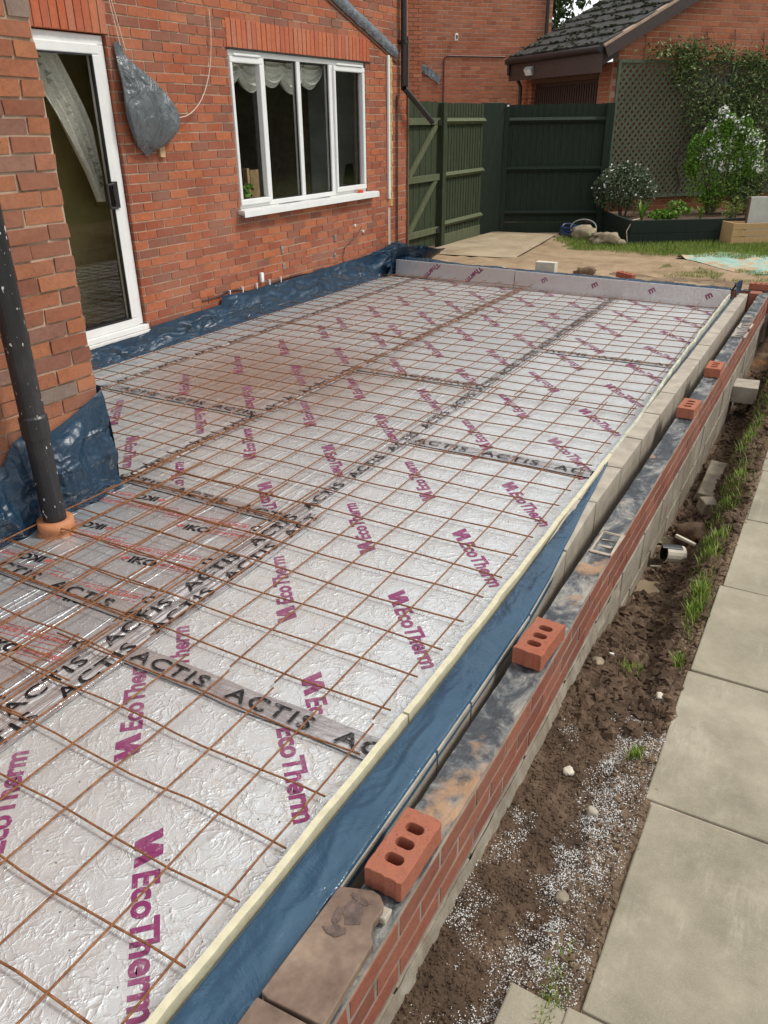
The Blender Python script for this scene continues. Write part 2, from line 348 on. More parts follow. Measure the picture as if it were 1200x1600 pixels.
# ---- mesh building
def mesh_from(verts, faces, name='m', mats=None, fm=None, smooth=False):
    me = bpy.data.meshes.new(name); me.from_pydata([tuple(v) for v in verts], [], faces)
    for mm in (mats or []): me.materials.append(mm)
    if fm is not None: me.polygons.foreach_set('material_index', fm)
    if smooth: me.polygons.foreach_set('use_smooth', [True] * len(me.polygons))
    me.update(); return me

def link(name, me, mat=None, parent=None, loc=None, rot=None, scale=None):
    o = bpy.data.objects.new(name, me); COL.objects.link(o)
    if mat and me and not me.materials: me.materials.append(mat)
    if parent: o.parent = parent
    if loc is not None: o.location = loc
    if rot is not None: o.rotation_euler = rot
    if scale is not None: o.scale = scale
    return o

def tag(o, label=None, cat=None, group=None, kind=None):
    if label: o['label'] = label
    if cat: o['category'] = cat
    if group: o['group'] = group
    if kind: o['kind'] = kind
    return o

def thing(name, label, cat, group=None, loc=(0, 0, 0)):
    return tag(link(name, None, loc=loc), label, cat, group)

class MB:
    def __init__(s): s.v = []; s.f = []
    def box(s, x0, x1, y0, y1, z0, z1, mtx=None, jit=0):
        c = [(x0, y0, z0), (x1, y0, z0), (x1, y1, z0), (x0, y1, z0), (x0, y0, z1), (x1, y0, z1), (x1, y1, z1), (x0, y1, z1)]
        if jit: c = [tuple(a + random.uniform(-jit, jit) for a in p) for p in c]
        if mtx: c = [tuple(mtx @ Vector(p)) for p in c]
        n = len(s.v); s.v += c
        s.f += [tuple(n + i for i in q) for q in ((0, 3, 2, 1), (4, 5, 6, 7), (0, 1, 5, 4), (1, 2, 6, 5), (2, 3, 7, 6), (3, 0, 4, 7))]; return s
    def tube(s, pts, r, n=10, caps=True):
        pts = [Vector(p) for p in pts]; base = len(s.v); up = None
        for i, p in enumerate(pts):
            d = (pts[min(i + 1, len(pts) - 1)] - pts[max(i - 1, 0)]).normalized()
            if up is None: up = Vector((0, 0, 1)) if abs(d.z) < .9 else Vector((1, 0, 0))
            a = d.cross(up).normalized(); bb = a.cross(d).normalized(); up = bb
            rr = r[i] if isinstance(r, (list, tuple)) else r
            for k in range(n):
                t = 2 * math.pi * k / n; s.v.append(tuple(p + a * rr * math.cos(t) + bb * rr * math.sin(t)))
        for i in range(len(pts) - 1):
            for k in range(n):
                k2 = (k + 1) % n; A = base + i * n; B = A + n
                s.f.append((A + k, B + k, B + k2, A + k2))
        if caps:
            s.f.append(tuple(base + k for k in range(n))); s.f.append(tuple(base + (len(pts) - 1) * n + k for k in reversed(range(n))))
        return s
    def lathe(s, prof, c=(0, 0, 0), n=20, rot=None):
        base = len(s.v)
        for (r, z) in prof:
            for k in range(n):
                t = 2 * math.pi * k / n; p = Vector((r * math.cos(t), r * math.sin(t), z))
                if rot: p = rot @ p
                s.v.append(tuple(p + Vector(c)))
        for i in range(len(prof) - 1):
            for k in range(n):
                k2 = (k + 1) % n; A = base + i * n; B = A + n
                s.f.append((A + k, A + k2, B + k2, B + k))
        return s
    def poly(s, pts):
        n = len(s.v); s.v += [tuple(p) for p in pts]; s.f.append(tuple(range(n, n + len(pts)))); return s
    def build(s, name, mat, parent=None, smooth=False, bevel=0, **k):
        me = mesh_from(s.v, s.f, name, [mat], smooth=smooth)
        o = link(name, me, None, parent, **k)
        if bevel:
            bv = o.modifiers.new('b', 'BEVEL'); bv.width = bevel; bv.segments = 2; bv.limit_method = 'ANGLE'
        return o

def fractal(x, y, z=0, s=1.0, o=5):
    return noise.fractal(Vector((x * s, y * s, z * s)), 1.0, 2.0, o)

def sheet(name, fn, nu, nv, mat, parent=None, smooth=True, **k):
    v = [fn(i / nu, j / nv) for j in range(nv + 1) for i in range(nu + 1)]
    f = [(j * (nu + 1) + i, j * (nu + 1) + i + 1, (j + 1) * (nu + 1) + i + 1, (j + 1) * (nu + 1) + i) for j in range(nv) for i in range(nu)]
    return link(name, mesh_from(v, f, name, [mat], smooth=smooth), None, parent, **k)

def interp(x, xs, ys): return float(np.interp(x, xs, ys))

# ---- rough brick mesh cache
_bc = {}
def brick_mesh(w, h, d, mat, rough=.0015):
    key = (round(w, 3), round(h, 3), round(d, 3), mat.name, random.randrange(3))
    if key in _bc: return _bc[key]
    v = []; c = .0022
    # front face frame chamfered: x = along wall, y = depth (0 = front, d back), z = up
    for (a, y) in ((0, d), (0, c), (c, 0)):
        for (sx, sz) in ((-1, 0), (1, 0), (1, 1), (-1, 1)):
            v.append((sx * (w / 2 - a) + random.uniform(-rough, rough), y, (h - a if sz else a) + random.uniform(-rough, rough)))
    f = []
    for r in (0, 1):
        for k in range(4):
            k2 = (k + 1) % 4; f.append((r * 4 + k, r * 4 + k2, r * 4 + 4 + k2, r * 4 + 4 + k))
    f.append((8, 9, 10, 11))
    me = mesh_from(v, f, 'brick_mesh', [mat]); _bc[key] = me; return me

def clip_rects(u0, u1, z0, z1, holes):
    """split one rect against holes, returns list of rects (only horizontal splitting is needed per row)"""
    segs = [(u0, u1, z0, z1)]
    for (a, b_, c, d) in holes:
        new = []
        for (p, q, r, s) in segs:
            if q <= a or p >= b_ or s <= c + .02 or r >= d - .02: new.append((p, q, r, s)); continue
            rr, ss = r, s
            if r < c: rr, ss = r, s   # row overlapping the edge mostly inside: treat as cut
            if p < a: new.append((p, a, r, s))
            if q > b_: new.append((b_, q, r, s))
        segs = new
    return segs

def brick_wall(parent, origin, udir, u0, u1, z0, z1, holes, mat, mortar, nmax=300, key=None, course=.075, L_=.225, depth=.1,
               name='brick', joint=.0115, zoff=0.0, backing=True, flip=False, rough=.0015, proud=.004, top=None):
    """wall face along udir from origin; the outward normal is udir rotated by -90 degrees (or +90 if flip)"""
    u = Vector((udir[0], udir[1], 0)).normalized()
    n = Vector((u.y, -u.x, 0)) if not flip else Vector((-u.y, u.x, 0))
    ang = math.atan2(u.y, u.x) if not flip else math.atan2(-u.y, -u.x)
    O = Vector(origin); items = []
    nrow = int(round((z1 - z0) / course))
    for r in range(nrow):
        za = z0 + r * course; zb = za + course - joint
        off = (0 if r % 2 == 0 else L_ / 2) + zoff
        k0 = int(math.floor((u0 - off) / L_)) - 1
        uu = off + k0 * L_
        while uu < u1:
            a, b_ = max(uu, u0), min(uu + L_ - joint, u1); uu += L_
            if b_ - a < .03: continue
            if top and za > top((a + b_) / 2): continue
            for (p, q, r1, r2) in clip_rects(a, b_, za, zb, holes):
                if q - p < .025: continue
                items.append((p, q, r1, r2))
    cp = cam.location
    def dist(it):
        P = O + u * ((it[0] + it[1]) / 2); P.z = (it[2] + it[3]) / 2
        return (P - cp).length - (it[1] - it[0]) * 2
    if key: items.sort(key=key)
    else: items.sort(key=dist)
    rest = MB()
    for i, (p, q, r1, r2) in enumerate(items):
        C = O + u * ((p + q) / 2) - n * 0.0; C.z = r1
        pr = random.uniform(-.001, proud)
        if i < nmax:
            me = brick_mesh(q - p, r2 - r1, depth, mat, rough)
            link(name, me, None, parent, loc=C + n * pr, rot=(0, random.uniform(-.004, .004), ang))
        else:
            mt = Matrix.Translation(C + n * pr) @ Matrix.Rotation(ang, 4, 'Z')
            rest.box(-(q - p) / 2, (q - p) / 2, 0, depth, 0, r2 - r1, mt, jit=rough)
    if rest.v:
        tag(rest.build(name, mat, parent), kind='stuff')
    if backing:
        mb = MB(); us = sorted({u0, u1} | {h[0] - 0 for h in holes} | {h[1] for h in holes}); us = [x for x in us if u0 <= x <= u1]
        zs = sorted({z0 - .01, z1} | {h[2] for h in holes} | {h[3] for h in holes}); zs = [x for x in zs if z0 - .01 <= x <= z1]
        for i in range(len(us) - 1):
            for j in range(len(zs) - 1):
                a, b_, c, d = us[i], us[i + 1], zs[j], zs[j + 1]; mu, mz = (a + b_) / 2, (c + d) / 2
                if any(h[0] < mu < h[1] and h[2] < mz < h[3] for h in holes): continue
                if top and c > top(mu): continue
                e0 = .004 if any(abs(h[1] - a) < 1e-6 and h[2] < mz < h[3] for h in holes) else 0
                e1 = .004 if any(abs(h[0] - b_) < 1e-6 and h[2] < mz < h[3] for h in holes) else 0
                mt = Matrix.Translation(O) @ Matrix.Rotation(ang, 4, 'Z')
                s = 1 if not flip else -1
                x0, x1 = sorted((s * (a + e0), s * (b_ - e1)))
                mb.box(x0, x1, .004, depth + .06, c - O.z, d - O.z, mt)
        mb.build('mortar_joint', mortar, parent)
    return items

# ---- lettering
_tc = {}
def text_mesh(s, size, bold=.0, sx=1.0, mat=None, spacing=1.0):
    key = (s, size, bold, sx, mat.name, spacing)
    if key in _tc: return _tc[key]
    cu = bpy.data.curves.new('t', 'FONT'); cu.body = s; cu.size = size; cu.offset = bold; cu.space_character = spacing; cu.resolution_u = 3
    o = bpy.data.objects.new('t', cu); COL.objects.link(o)
    dg = bpy.context.evaluated_depsgraph_get(); me = bpy.data.meshes.new_from_object(o.evaluated_get(dg))
    bpy.data.objects.remove(o); bpy.data.curves.remove(cu)
    me.transform(Matrix.Scale(sx, 4, (1, 0, 0)))
    xs = [v.co.x for v in me.vertices]; me.transform(Matrix.Translation((-min(xs), 0, 0)))
    me.materials.clear(); me.materials.append(mat); _tc[key] = me; return me
def mesh_w(me): return max(v.co.x for v in me.vertices)

def join_meshes(lst, mat, name):
    v = []; f = []
    for me, dx, dy in lst:
        n = len(v); v += [(a.co.x + dx, a.co.y + dy, a.co.z) for a in me.vertices]; f += [tuple(n + i for i in p.vertices) for p in me.polygons]
    return mesh_from(v, f, name, [mat])

# =================================================================== SETTING: ground
def trench_floor(y): return interp(y, [-4, -1.5, .5, 1.1, 1.7, 2.4, 4.5, 6, 7.6, 9], [-.17, -.15, -.16, -.24, -.36, -.42, -.56, -.56, -.40, -.05])
def gz(x, y):
    # soil level on the right of the new wall
    if x < .40 and y < 7.85 and y > -8: return -1.3
    if y >= 7.85 or x < .40:
        h = .015 * fractal(x, y, 0, 1.3) - .01
        if 7.85 <= y < 9.6: h += .035 * fractal(x, y, 3, 4) + .02
        if x > .3 and y < 8.6: h = min(h, -.1)
        return h
    tf = trench_floor(y)
    edge = .80 + .03 * math.sin(y * 3.1) + .03 * fractal(0, y, 5, 2)
    deep = (-.14 - tf)
    bank0 = edge - (.10 + .35 * deep)
    k = min(1, max(0, (x - bank0) / max(.04, edge - bank0))); k = k * k * (3 - 2 * k)
    z = tf + (-.125 - tf) * k
    rough = .012 + .05 * min(1, deep * 4) * (1 - abs(2 * k - 1) * .4)
    if x < .87: z += rough * fractal(x, y, 1, 7) + .010 * fractal(x, y, 2, 25)
    if .84 < x < .9: z = max(z, -.112 + .012 * fractal(x, y, 12, 14))
    # an uncovered wet hollow next to the wall
    z -= .05 * math.exp(-(((x - .50) / .07) ** 2 + ((y - 1.85) / .25) ** 2))
    if x > .885: z = -.145
    return z
xs = [-90, -40, -15, -9, -6.5, -5.6] + list(np.arange(-5.2, .4, .14)) + [.40, .405] + list(np.arange(.43, .93, .0125)) + [1.0, 1.3, 1.8, 2.4, 3.1, 3.4, 4.2, 6, 9, 15, 30, 60, 120]
ys = [-120, -40, -15, -8, -4, -3] + list(np.arange(-1.8, 2.9, .0125)) + list(np.arange(2.9, 7.8, .03)) + [7.84, 7.855] + list(np.arange(7.9, 9.8, .05)) + list(np.arange(9.8, 16, .2)) + [17, 19, 22, 27, 35, 60, 120, 200]
xs = sorted(set(round(float(a), 4) for a in xs)); ys = sorted(set(round(float(a), 4) for a in ys))
GV = [(x, y, gz(x, y)) for y in ys for x in xs]
nx = len(xs); GF = []; GM = []
for j in range(len(ys) - 1):
    for i in range(nx - 1):
        a = j * nx + i; GF.append((a, a + 1, a + nx + 1, a + nx))
        x = (xs[i] + xs[i + 1]) / 2; y = (ys[j] + ys[j + 1]) / 2
        if x < .40 or y > 7.9:
            g = 0 if (y < 10.9 + .25 * fractal(x, y, 0, 1.5) and x < 4 and x > -9) or x < -2.9 else 2
            if y > 7.85 and y < 8.9 and x > -1.6: g = 3 if fractal(x, y, 4, 2.5) > -.15 else 0
            if y > 14: g = 2
        elif x > 3.1: g = 2
        elif x > .74 + .03 * fractal(x, y, 6, 6) + .03 * fractal(x, y, 16, 30): g = 3
        else: g = 1
        GM.append(g)
gm = mesh_from(GV, GF, 'ground', [M['sand'], M['soil'], M['lawn'], M['soil_bank']], GM, smooth=True)
tag(link('ground', gm), kind='structure')

# patio of concrete flags
pat = tag(MB().box(.875, 3.15, -6.9, 8.2, -.19, -.109).build('patio', M['mortar_grey']), kind='structure')
yj = [-6.9, -6.2, -5.45, -4.75, -4.0, -3.3, -2.6, -2.05, -1.32, -.59, .15, .89, 1.6, 2.36, 3.1, 3.83, 4.55, 5.3, 6.0, 6.75, 7.5, 8.2]
shift = {8: -.02, 9: .012, 10: -.012, 11: -.004, 12: .01, 13: .018}
for ci, (xa, xb) in enumerate(((.865, 1.62), (1.63, 2.38), (2.39, 3.14))):
    for k in range(len(yj) - 1):
        dx = shift.get(k, random.uniform(-.01, .01)) if ci == 0 else 0
        rd = (random.uniform(-.004, .004))
        mb = MB().box(xa + dx, xb - .001, yj[k] + .003, yj[k + 1] - .003, -.15, -.10 + random.uniform(-.003, .003), jit=.003)
        mb.build('paving_slab', M['flag'], pat, bevel=.005)
mb = MB().box(.70, .845, -1.4, -.60, -.15, -.108, jit=.004); mb.build('paving_slab', M['flag'], pat, bevel=.005)

# concrete path by the gate
path = tag(MB().poly([(-4.66, 9.3, .018), (-3.3, 9.42, .018), (-3.15, 9.5, .018), (-3.45, 12.3, .018), (-4.6, 12.2, .018)]).build('path', M['path']), kind='structure')
jn = MB().box(-4.6, -3.25, 10.85, 10.87, .0185, .0195).build('expansion_joint', M['mortar_grey'], path)

# =================================================================== HOUSE
house = thing('brick_house', 'red brick house with white door and four pane window beside the mesh covered slab', 'house')
WX = -4.22
wb = tag(link('wall', None, None, house))
WIN = (4.65, 7.10, 1.05, 2.43); DOOR = (1.0, 3.22, .175, 2.43)
holes = [(WIN[0], WIN[1], .99, 2.43 + .235), (DOOR[0], DOOR[1], -.6, 2.43 + .235)]
brick_wall(wb, (WX, 0, 0), (0, 1), .92, 8.15, -.5, 4.3, holes + [(7.655, 7.735, .83, 2.5)], M['brick'], M['mortar'], 300)
# re-fill above the openings with soldier courses
def soldier(u0, u1, z0, h, x, mat, parent, pro=.006):
    w_ = .0655; j = .0095; k = 0; u = u0
    while u + w_ <= u1 + .01:
        me = brick_mesh(w_, h, .1, mat, .0015)
        link('lintel_brick', me, None, parent, loc=(x + pro + random.uniform(-.001, .003), u + w_ / 2, z0), rot=(0, random.uniform(-.006, .006), R(90)))
        u += w_ + j
    MB().box(x - .12, x - .002, u0 - .002, u1, z0 + .002, z0 + h + .008).build('mortar_joint', M['mortar'], parent)
soldier(4.65, 7.22, 2.43, .225, WX, M['brick_lintel'], wb)
soldier(1.0, 3.30, 2.43, .225, WX, M['brick_lintel'], wb)
# far return of the house, roof out of frame
brick_wall(wb, (WX, 8.15, 0), (-1, 0), .165, 3.0, -.5, 4.3, [], M['brick'], M['mortar'], 0)
MB().box(-7.2, -4.1, .9, 8.3, 4.3, 4.45).build('ceiling_slab', M['brown_paint'], wb)
# wing
wing = link('wing_wall', None, None, house)
brick_wall(wing, (-2.25, 0, 0), (0, 1), -3.0, .92, -.55, 4.3, [], M['brick_wing'], M['mortar'], 300, zoff=.02, rough=.0035, proud=.007)
brick_wall(wing, (-2.25, .92, 0), (-1, 0), .165, 2.0, -.55, 4.3, [], M['brick_wing'], M['mortar'], 0)
# dark lintel metal lines
MB().box(WX - .05, WX + .012, 4.63, 7.22, 2.42, 2.4285).build('lintel_plate', M['black_rubber'], wb)

# window
def frame_bar(mb, y0, y1, z0, z1, x0, x1): mb.box(x0, x1, y0, y1, z0, z1)
win = link('window', None, None, house)
fx0, fx1 = WX - .085, WX - .018
mb = MB()
wy0, wy1, wz0, wz1 = WIN[0] + .004, WIN[1] - .004, 1.055, 2.42
mb.box(fx0, fx1, wy0, wy1, wz1 - .05, wz1); mb.box(fx0, fx1, wy0, wy1, wz0, wz0 + .045)
for (a, b_) in ((wy0, wy0 + .025), (5.155, 5.215), (5.755, 5.82), (6.36, 6.44), (wy1 - .05, wy1)): mb.box(fx0, fx1 - .002, a, b_, wz0 + .045, wz1 - .05)
mb.build('frame', M['upvc'], win, bevel=.006)
# opening sashes left and right, with top trickle vents
for (a, b_) in ((wy0 + .018, 5.165), (6.425, wy1 - .012)):
    mb = MB(); q0, q1 = wz0 + .03, wz1 - .055; sx0, sx1 = WX - .06, WX + .004; t_ = .052
    mb.box(sx0, sx1, a, b_, q1 - t_, q1).box(sx0, sx1, a, b_, q0, q0 + t_).box(sx0, sx1 - .001, a, a + t_ * .75, q0 + t_, q1 - t_).box(sx0, sx1 - .001, b_ - t_, b_, q0 + t_, q1 - t_)
    mb.build('sash', M['upvc'], win, bevel=.008)
    MB().box(sx1, sx1 + .012, a + .05, b_ - .05, q1 + .004, q1 + .022).build('trickle_vent', M['upvc'], win, bevel=.004)
for (a, b_, c, d) in ((4.70, 5.13, 1.13, 2.32), (5.215, 5.755, 1.10, 2.37), (5.82, 6.36, 1.10, 2.37), (6.47, 6.99, 1.13, 2.32)):
    MB().box(WX - .058, WX - .052, a, b_, c, d).build('pane', M['glass'], win)
    g_ = MB(); x0, x1 = WX - .0505, WX - .036
    g_.box(x0, x1, a, b_, c, c + .009).box(x0, x1, a, b_, d - .009, d).box(x0, x1, a, a + .009, c + .009, d - .009).box(x0, x1, b_ - .012, b_, c + .009, d - .009)
    g_.build('gasket', M['black_rubber'], win)
sl = MB().box(WX - .09, WX + .085, 4.66, 7.09, .992, 1.053).box(WX + .003, WX + .0849, 4.60, 7.24, 1.012, 1.050); 
sl.build('sill', M['upvc_dirty'], win, bevel=.008)
MB().box(WX + .0855, WX + .09, 4.60, 7.24, .985, 1.04).build('sill_nose', M['upvc'], win, bevel=.002)
MB().tube([(WX + .03, 5.25 + i * .12, 1.053 + .004 * math.sin(i)) for i in range(9)], [.004 + .004 * random.random() for _ in range(9)], 6).build('sealant_bead', M['lead'], win)
# door
dr = link('door', None, None, house)
mb = MB(); x0, x1 = WX - .10, WX - .03
dz0, dz1 = .185, 2.42
mb.box(x0, x1, 1.0, 3.21, dz1 - .065, dz1).box(x0, x1, 3.145, 3.212, dz0 + .05, dz1 - .065).box(x0, x1 + .04, 1.0, 3.235, dz0, dz0 + .045)
mb.build('frame', M['upvc'], dr, bevel=.006)
MB().box(WX - .06, WX + .03, 1.0, 3.235, dz0 - .03, dz0 - .002).build('threshold', M['upvc_dirty'], dr, bevel=.004)
mb = MB(); x0, x1 = WX - .085, WX - .018; q0, q1 = dz0 + .045, dz1 - .06; a, b_ = 2.05, 3.15
mb.box(x0, x1, a, b_, q1 - .07, q1).box(x0, x1, a, b_, q0, q0 + .07).box(x0, x1 - .001, b_ - .075, b_, q0 + .07, q1 - .07).box(x0, x1 - .001, a, a + .075, q0 + .07, q1 - .07)
mb.build('sash', M['upvc'], dr, bevel=.008)
MB().box(WX - .055, WX - .049, a + .07, b_ - .07, q0 + .065, q1 - .065).build('pane', M['glass'], dr)
MB().box(WX - .055, WX - .049, 1.02, a, q0 + .065, q1 - .065).build('pane', M['glass'], dr)
g_ = MB(); g_.box(WX - .046, WX - .0165, b_ - .085, b_ - .0745, q0 + .07, q1 - .07); g_.box(WX - .046, WX - .0165, a + .07, b_ - .085, q1 - .081, q1 - .0705)
g_.box(WX - .046, WX - .0165, a + .07, b_ - .085, q0 + .0705, q0 + .08); g_.build('gasket', M['black_rubber'], dr)
hd = MB(); hx = WX - .018
hd.box(hx, hx + .014, 3.075, 3.125, 1.20, 1.40)
hd.tube([(hx + .01, 3.07, 1.385), (hx + .045, 3.06, 1.385), (hx + .05, 2.985, 1.38), (hx + .05, 2.975, 1.36), (hx + .05, 2.975, 1.23), (hx + .05, 2.985, 1.21), (hx + .045, 3.06, 1.205), (hx + .01, 3.07, 1.205)], .010, 8)
hd.box(hx + .014, hx + .035, 3.055, 3.09, 1.26, 1.34)
hd.build('handle', M['black_rubber'], dr, bevel=.003)
# rooms behind
room = link('interior', None, None, house)
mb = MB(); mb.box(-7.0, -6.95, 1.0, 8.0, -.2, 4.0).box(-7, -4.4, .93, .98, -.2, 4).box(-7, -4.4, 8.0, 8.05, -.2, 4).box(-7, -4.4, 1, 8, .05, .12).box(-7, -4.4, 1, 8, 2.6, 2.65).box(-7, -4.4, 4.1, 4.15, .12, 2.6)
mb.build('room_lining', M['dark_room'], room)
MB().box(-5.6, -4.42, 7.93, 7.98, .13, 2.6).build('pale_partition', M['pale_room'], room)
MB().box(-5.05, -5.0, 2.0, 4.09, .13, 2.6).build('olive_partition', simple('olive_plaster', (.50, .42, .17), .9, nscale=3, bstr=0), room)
# fixings on the wall
for (y, z, h) in ((5.28, .60, .07), (6.33, .60, .07), (5.29, .43, .06), (6.31, .40, .06)):
    MB().box(WX + .005, WX + .012, y - .02, y + .02, z - h / 2, z + h / 2).box(WX + .012, WX + .025, y - .004, y + .004, z - .01, z + .01).build('metal_plate', M['steel'], house, bevel=.002)
for (y, z) in ((6.77, .69), (6.96, .60)): MB().lathe([(0, .0), (.016, 0), (.016, .02), (0, .03)], (WX, y, z), 10, Matrix.Rotation(R(90), 3, 'Y')).build('white_plug', M['white'], house)
# flashing stub
fl = MB()
def fl_pt(u, v):
    y = 5.3 + u * 2.53; z = 3.46 - (y - 5.3) * .335 - v * .13
    return (WX + .012 + .02 * abs(fractal(y, z, 0, 9)) + .02 * math.sin(v * 3.1), y, z + .01 * fractal(y, v, 2, 6))
sheet('lead_flashing', fl_pt, 60, 6, M['lead'], house)
MB().tube([(WX + .008, 5.3, 3.30), (WX + .008, 7.85, 2.45 + .0)], .007, 6).build('cut_line', M['brown_trim'], house)
# trims near the far corner
MB().box(WX + .004, WX + .03, 7.595, 7.635, .93, 2.52).build('white_trim', M['upvc'], house, bevel=.002)
sheet('foam_bead', lambda u, v: (WX - .01 + .03 * math.sin(u * math.pi) + .012 * fractal(u, v * 9, 0, 3), 7.655 + u * .078, .84 + v * 1.66), 6, 80, M['foam_trim'], house)
MB().box(WX + .003, WX + .008, 7.60, 7.66, .22, .82).build('mortar_scar', M['mortar_grey'], house)
MB().box(WX + .003, WX + .02, 8.118, 8.149, .15, 2.75).build('corner_batten', M['brown_trim'], house)
# low cable with clips
cb = [(WX + .012, y, .235 + .012 * math.sin(y * 5) + (.03 if 4.2 < y < 4.5 else 0)) for y in np.arange(3.95, 6.8, .1)]
MB().tube([(WX + .012, 3.95, .30)] + [(p[0], p[1] + .05, p[2] + .05) for p in cb], .006, 6).build('low_cable', M['black_rubber'], house)
for y in (4.35, 4.55, 4.78, 5.0, 5.2): MB().box(WX + .003, WX + .022, y, y + .012, .27, .33).build('cable_clip', M['white'], house)
MB().box(WX + .003, WX + .03, 4.86, 4.90, .33, .42).build('cable_end', M['white'], house)
MB().tube([(WX + .01, 6.50, .22), (WX + .012, 6.47, .36), (WX + .015, 6.52, .47), (WX + .012, 6.68, .52), (WX + .008, 6.86, .60), (WX + .004, 6.94, .66)], .004, 6).build('loose_cable', M['red_cable'], house)
MB().box(WX + .003, WX + .03, 3.62, 3.68, 1.56, 1.68).build('wood_block', M['wood_raw'], house)

# curtains, furniture seen through the glass
def swag(u, v, a, w_, h):
    z = 2.36 - v * h * math.sin(math.pi * min(1, max(0, u))) ** .6 - .03 * v
    return (WX - .16 - .03 * math.sin(v * 22) * (.4 + v) - .02 * v, a + u * w_, z)
cur = thing('swag_curtain', 'cream swag pelmet draped along the top inside the kitchen window', 'curtain')
for k in range(5):
    a = 4.62 + k * .34
    sheet('swag', lambda u, v, a=a, k=k: swag(u, v, a, .46, .20 + .05 * (k % 2)), 18, 26, M['lace'], cur)
    
lc = thing('lace_curtain', 'white patterned lace curtain drawn to one side inside the patio door', 'curtain')
def lace(u, v):
    z = 2.34 - v * 1.10; e = interp(v, [0, .4, .8, 1], [2.52, 2.80, 3.02, 3.10]); wdt = interp(v, [0, .5, .8, 1], [.36, .28, .14, .05])
    return (WX - .22 + .03 * math.sin(u * 26 + v * 3), e + u * wdt, z)
v_ = []; 
sheet('lace_panel', lace, 50, 30, M['lace'], lc)
# diamond lattice holes rendered as darker raised motifs
lm = MB()
for i in range(9):
    v0 = .05 + i * .095; p = Vector(lace(.25, v0)); p.x += .045
    for s_ in (0, 1):
        lm.poly([(p.x, p.y + .02, p.z - .05 * s_), (p.x, p.y + .09, p.z - .02 - .05 * s_), (p.x, p.y + .03, p.z - .045 - .05 * s_)])
lm.build('lace_motif', simple('lace_motif_thread', (.30, .29, .25), .9, nscale=30, bstr=0), lc)
pl = thing('potted_plant', 'green leafy plant inside the left pane of the kitchen window', 'plant')
def leaves(name, pts, size, mat, parent=None, aspect=.45, kind='stuff', up=.0, seed=1):
    r = np.random.default_rng(seed); pts = np.asarray(pts, float); n = len(pts)
    d = r.normal(size=(n, 3)); d[:, 2] += up; d /= np.linalg.norm(d, axis=1)[:, None]
    e = np.cross(d, r.normal(size=(n, 3))); e /= np.linalg.norm(e, axis=1)[:, None]
    nn = np.cross(d, e); s = size * r.uniform(.6, 1.3, n)[:, None]
    V = np.stack([pts - d * s * .5, pts + e * s * aspect * .5 + nn * s * .08, pts + d * s * .5, pts - e * s * aspect * .5 + nn * s * .08], 1).reshape(-1, 3)
    F = [(4 * i, 4 * i + 1, 4 * i + 2, 4 * i + 3) for i in range(n)]
    o = link(name, mesh_from(V, F, name, [mat]), None, parent)
    if kind: o['kind'] = kind
    return o
leaves('leaf', rng.normal(size=(180, 3)) * (.05, .11, .07) + (WX - .22, 4.9, 1.17), .11, M['leaf_bright'], pl, kind='stuff', seed=4)
MB().lathe([(0, 1.0), (.06, 1.0), (.08, 1.12)], (WX - .22, 4.9, 0)).build('pot', M['clay'], pl)
ch = thing('wooden_chair_back', 'pale wooden chair back behind the second pane of the kitchen window', 'chair')
MB().box(-4.75, -4.72, 5.48, 5.62, .9, 1.36).build('back_slat', M['wood_raw'], ch); MB().box(-4.76, -4.70, 5.40, 5.44, .6, 1.38).build('back_post', M['wood_raw'], ch)
ch = thing('black_chair', 'black chair back standing behind the right pane of the kitchen window', 'chair')
MB().poly([(-4.5, 7.02, 1.0), (-4.5, 7.30, 1.0), (-4.5, 7.28, 1.14), (-4.5, 7.22, 1.36), (-4.5, 7.12, 1.34), (-4.5, 7.07, 1.18)]).poly([(-4.54, 7.02, 1.0), (-4.54, 7.07, 1.18), (-4.54, 7.12, 1.34), (-4.54, 7.22, 1.36), (-4.54, 7.28, 1.14), (-4.54, 7.30, 1.0)]).build('back_shell', M['black_rubber'], ch)
MB().box(-4.75, -4.5, 7.02, 7.30, .92, .98).build('seat', M['black_rubber'], ch)
of = MB().lathe([(.018, 0), (.036, 0), (.036, .03), (.018, .03), (.018, 0)], (WX + .045, 6.86, 1.055), 18).build('orange_tape_roll', M['orange'], smooth=False)
tag(of, 'small orange roll of tape lying on the white window sill', 'tape roll')

# bin bag hung on the wall
bag = thing('grey_plastic_bag', 'bulging grey plastic bag hung by cord on the brick wall between door and window', 'bag')
prof = [(2.38, 3.31, .035), (2.34, 3.31, .055), (2.30, 3.315, .045), (2.24, 3.36, .10), (2.15, 3.44, .18), (2.05, 3.51, .25), (1.93, 3.565, .31), (1.84, 3.585, .325), (1.76, 3.58, .295), (1.69, 3.55, .235), (1.63, 3.51, .15), (1.585, 3.47, .055), (1.575, 3.465, .01)]
zz = [p[0] for p in prof][::-1]; yc_ = [p[1] for p in prof][::-1]; hw_ = [p[2] for p in prof][::-1]
_zf = np.linspace(1.575, 2.38, 80); _k = np.hanning(13); _k /= _k.sum()
_y = np.convolve(np.pad(np.interp(_zf, zz, yc_), 6, 'edge'), _k, 'valid'); _h = np.convolve(np.pad(np.interp(_zf, zz, hw_), 6, 'edge'), _k, 'valid'); _h[:8] *= np.linspace(.15, 1, 8) ** .5
zz, yc_, hw_ = list(_zf), list(_y), list(_h)
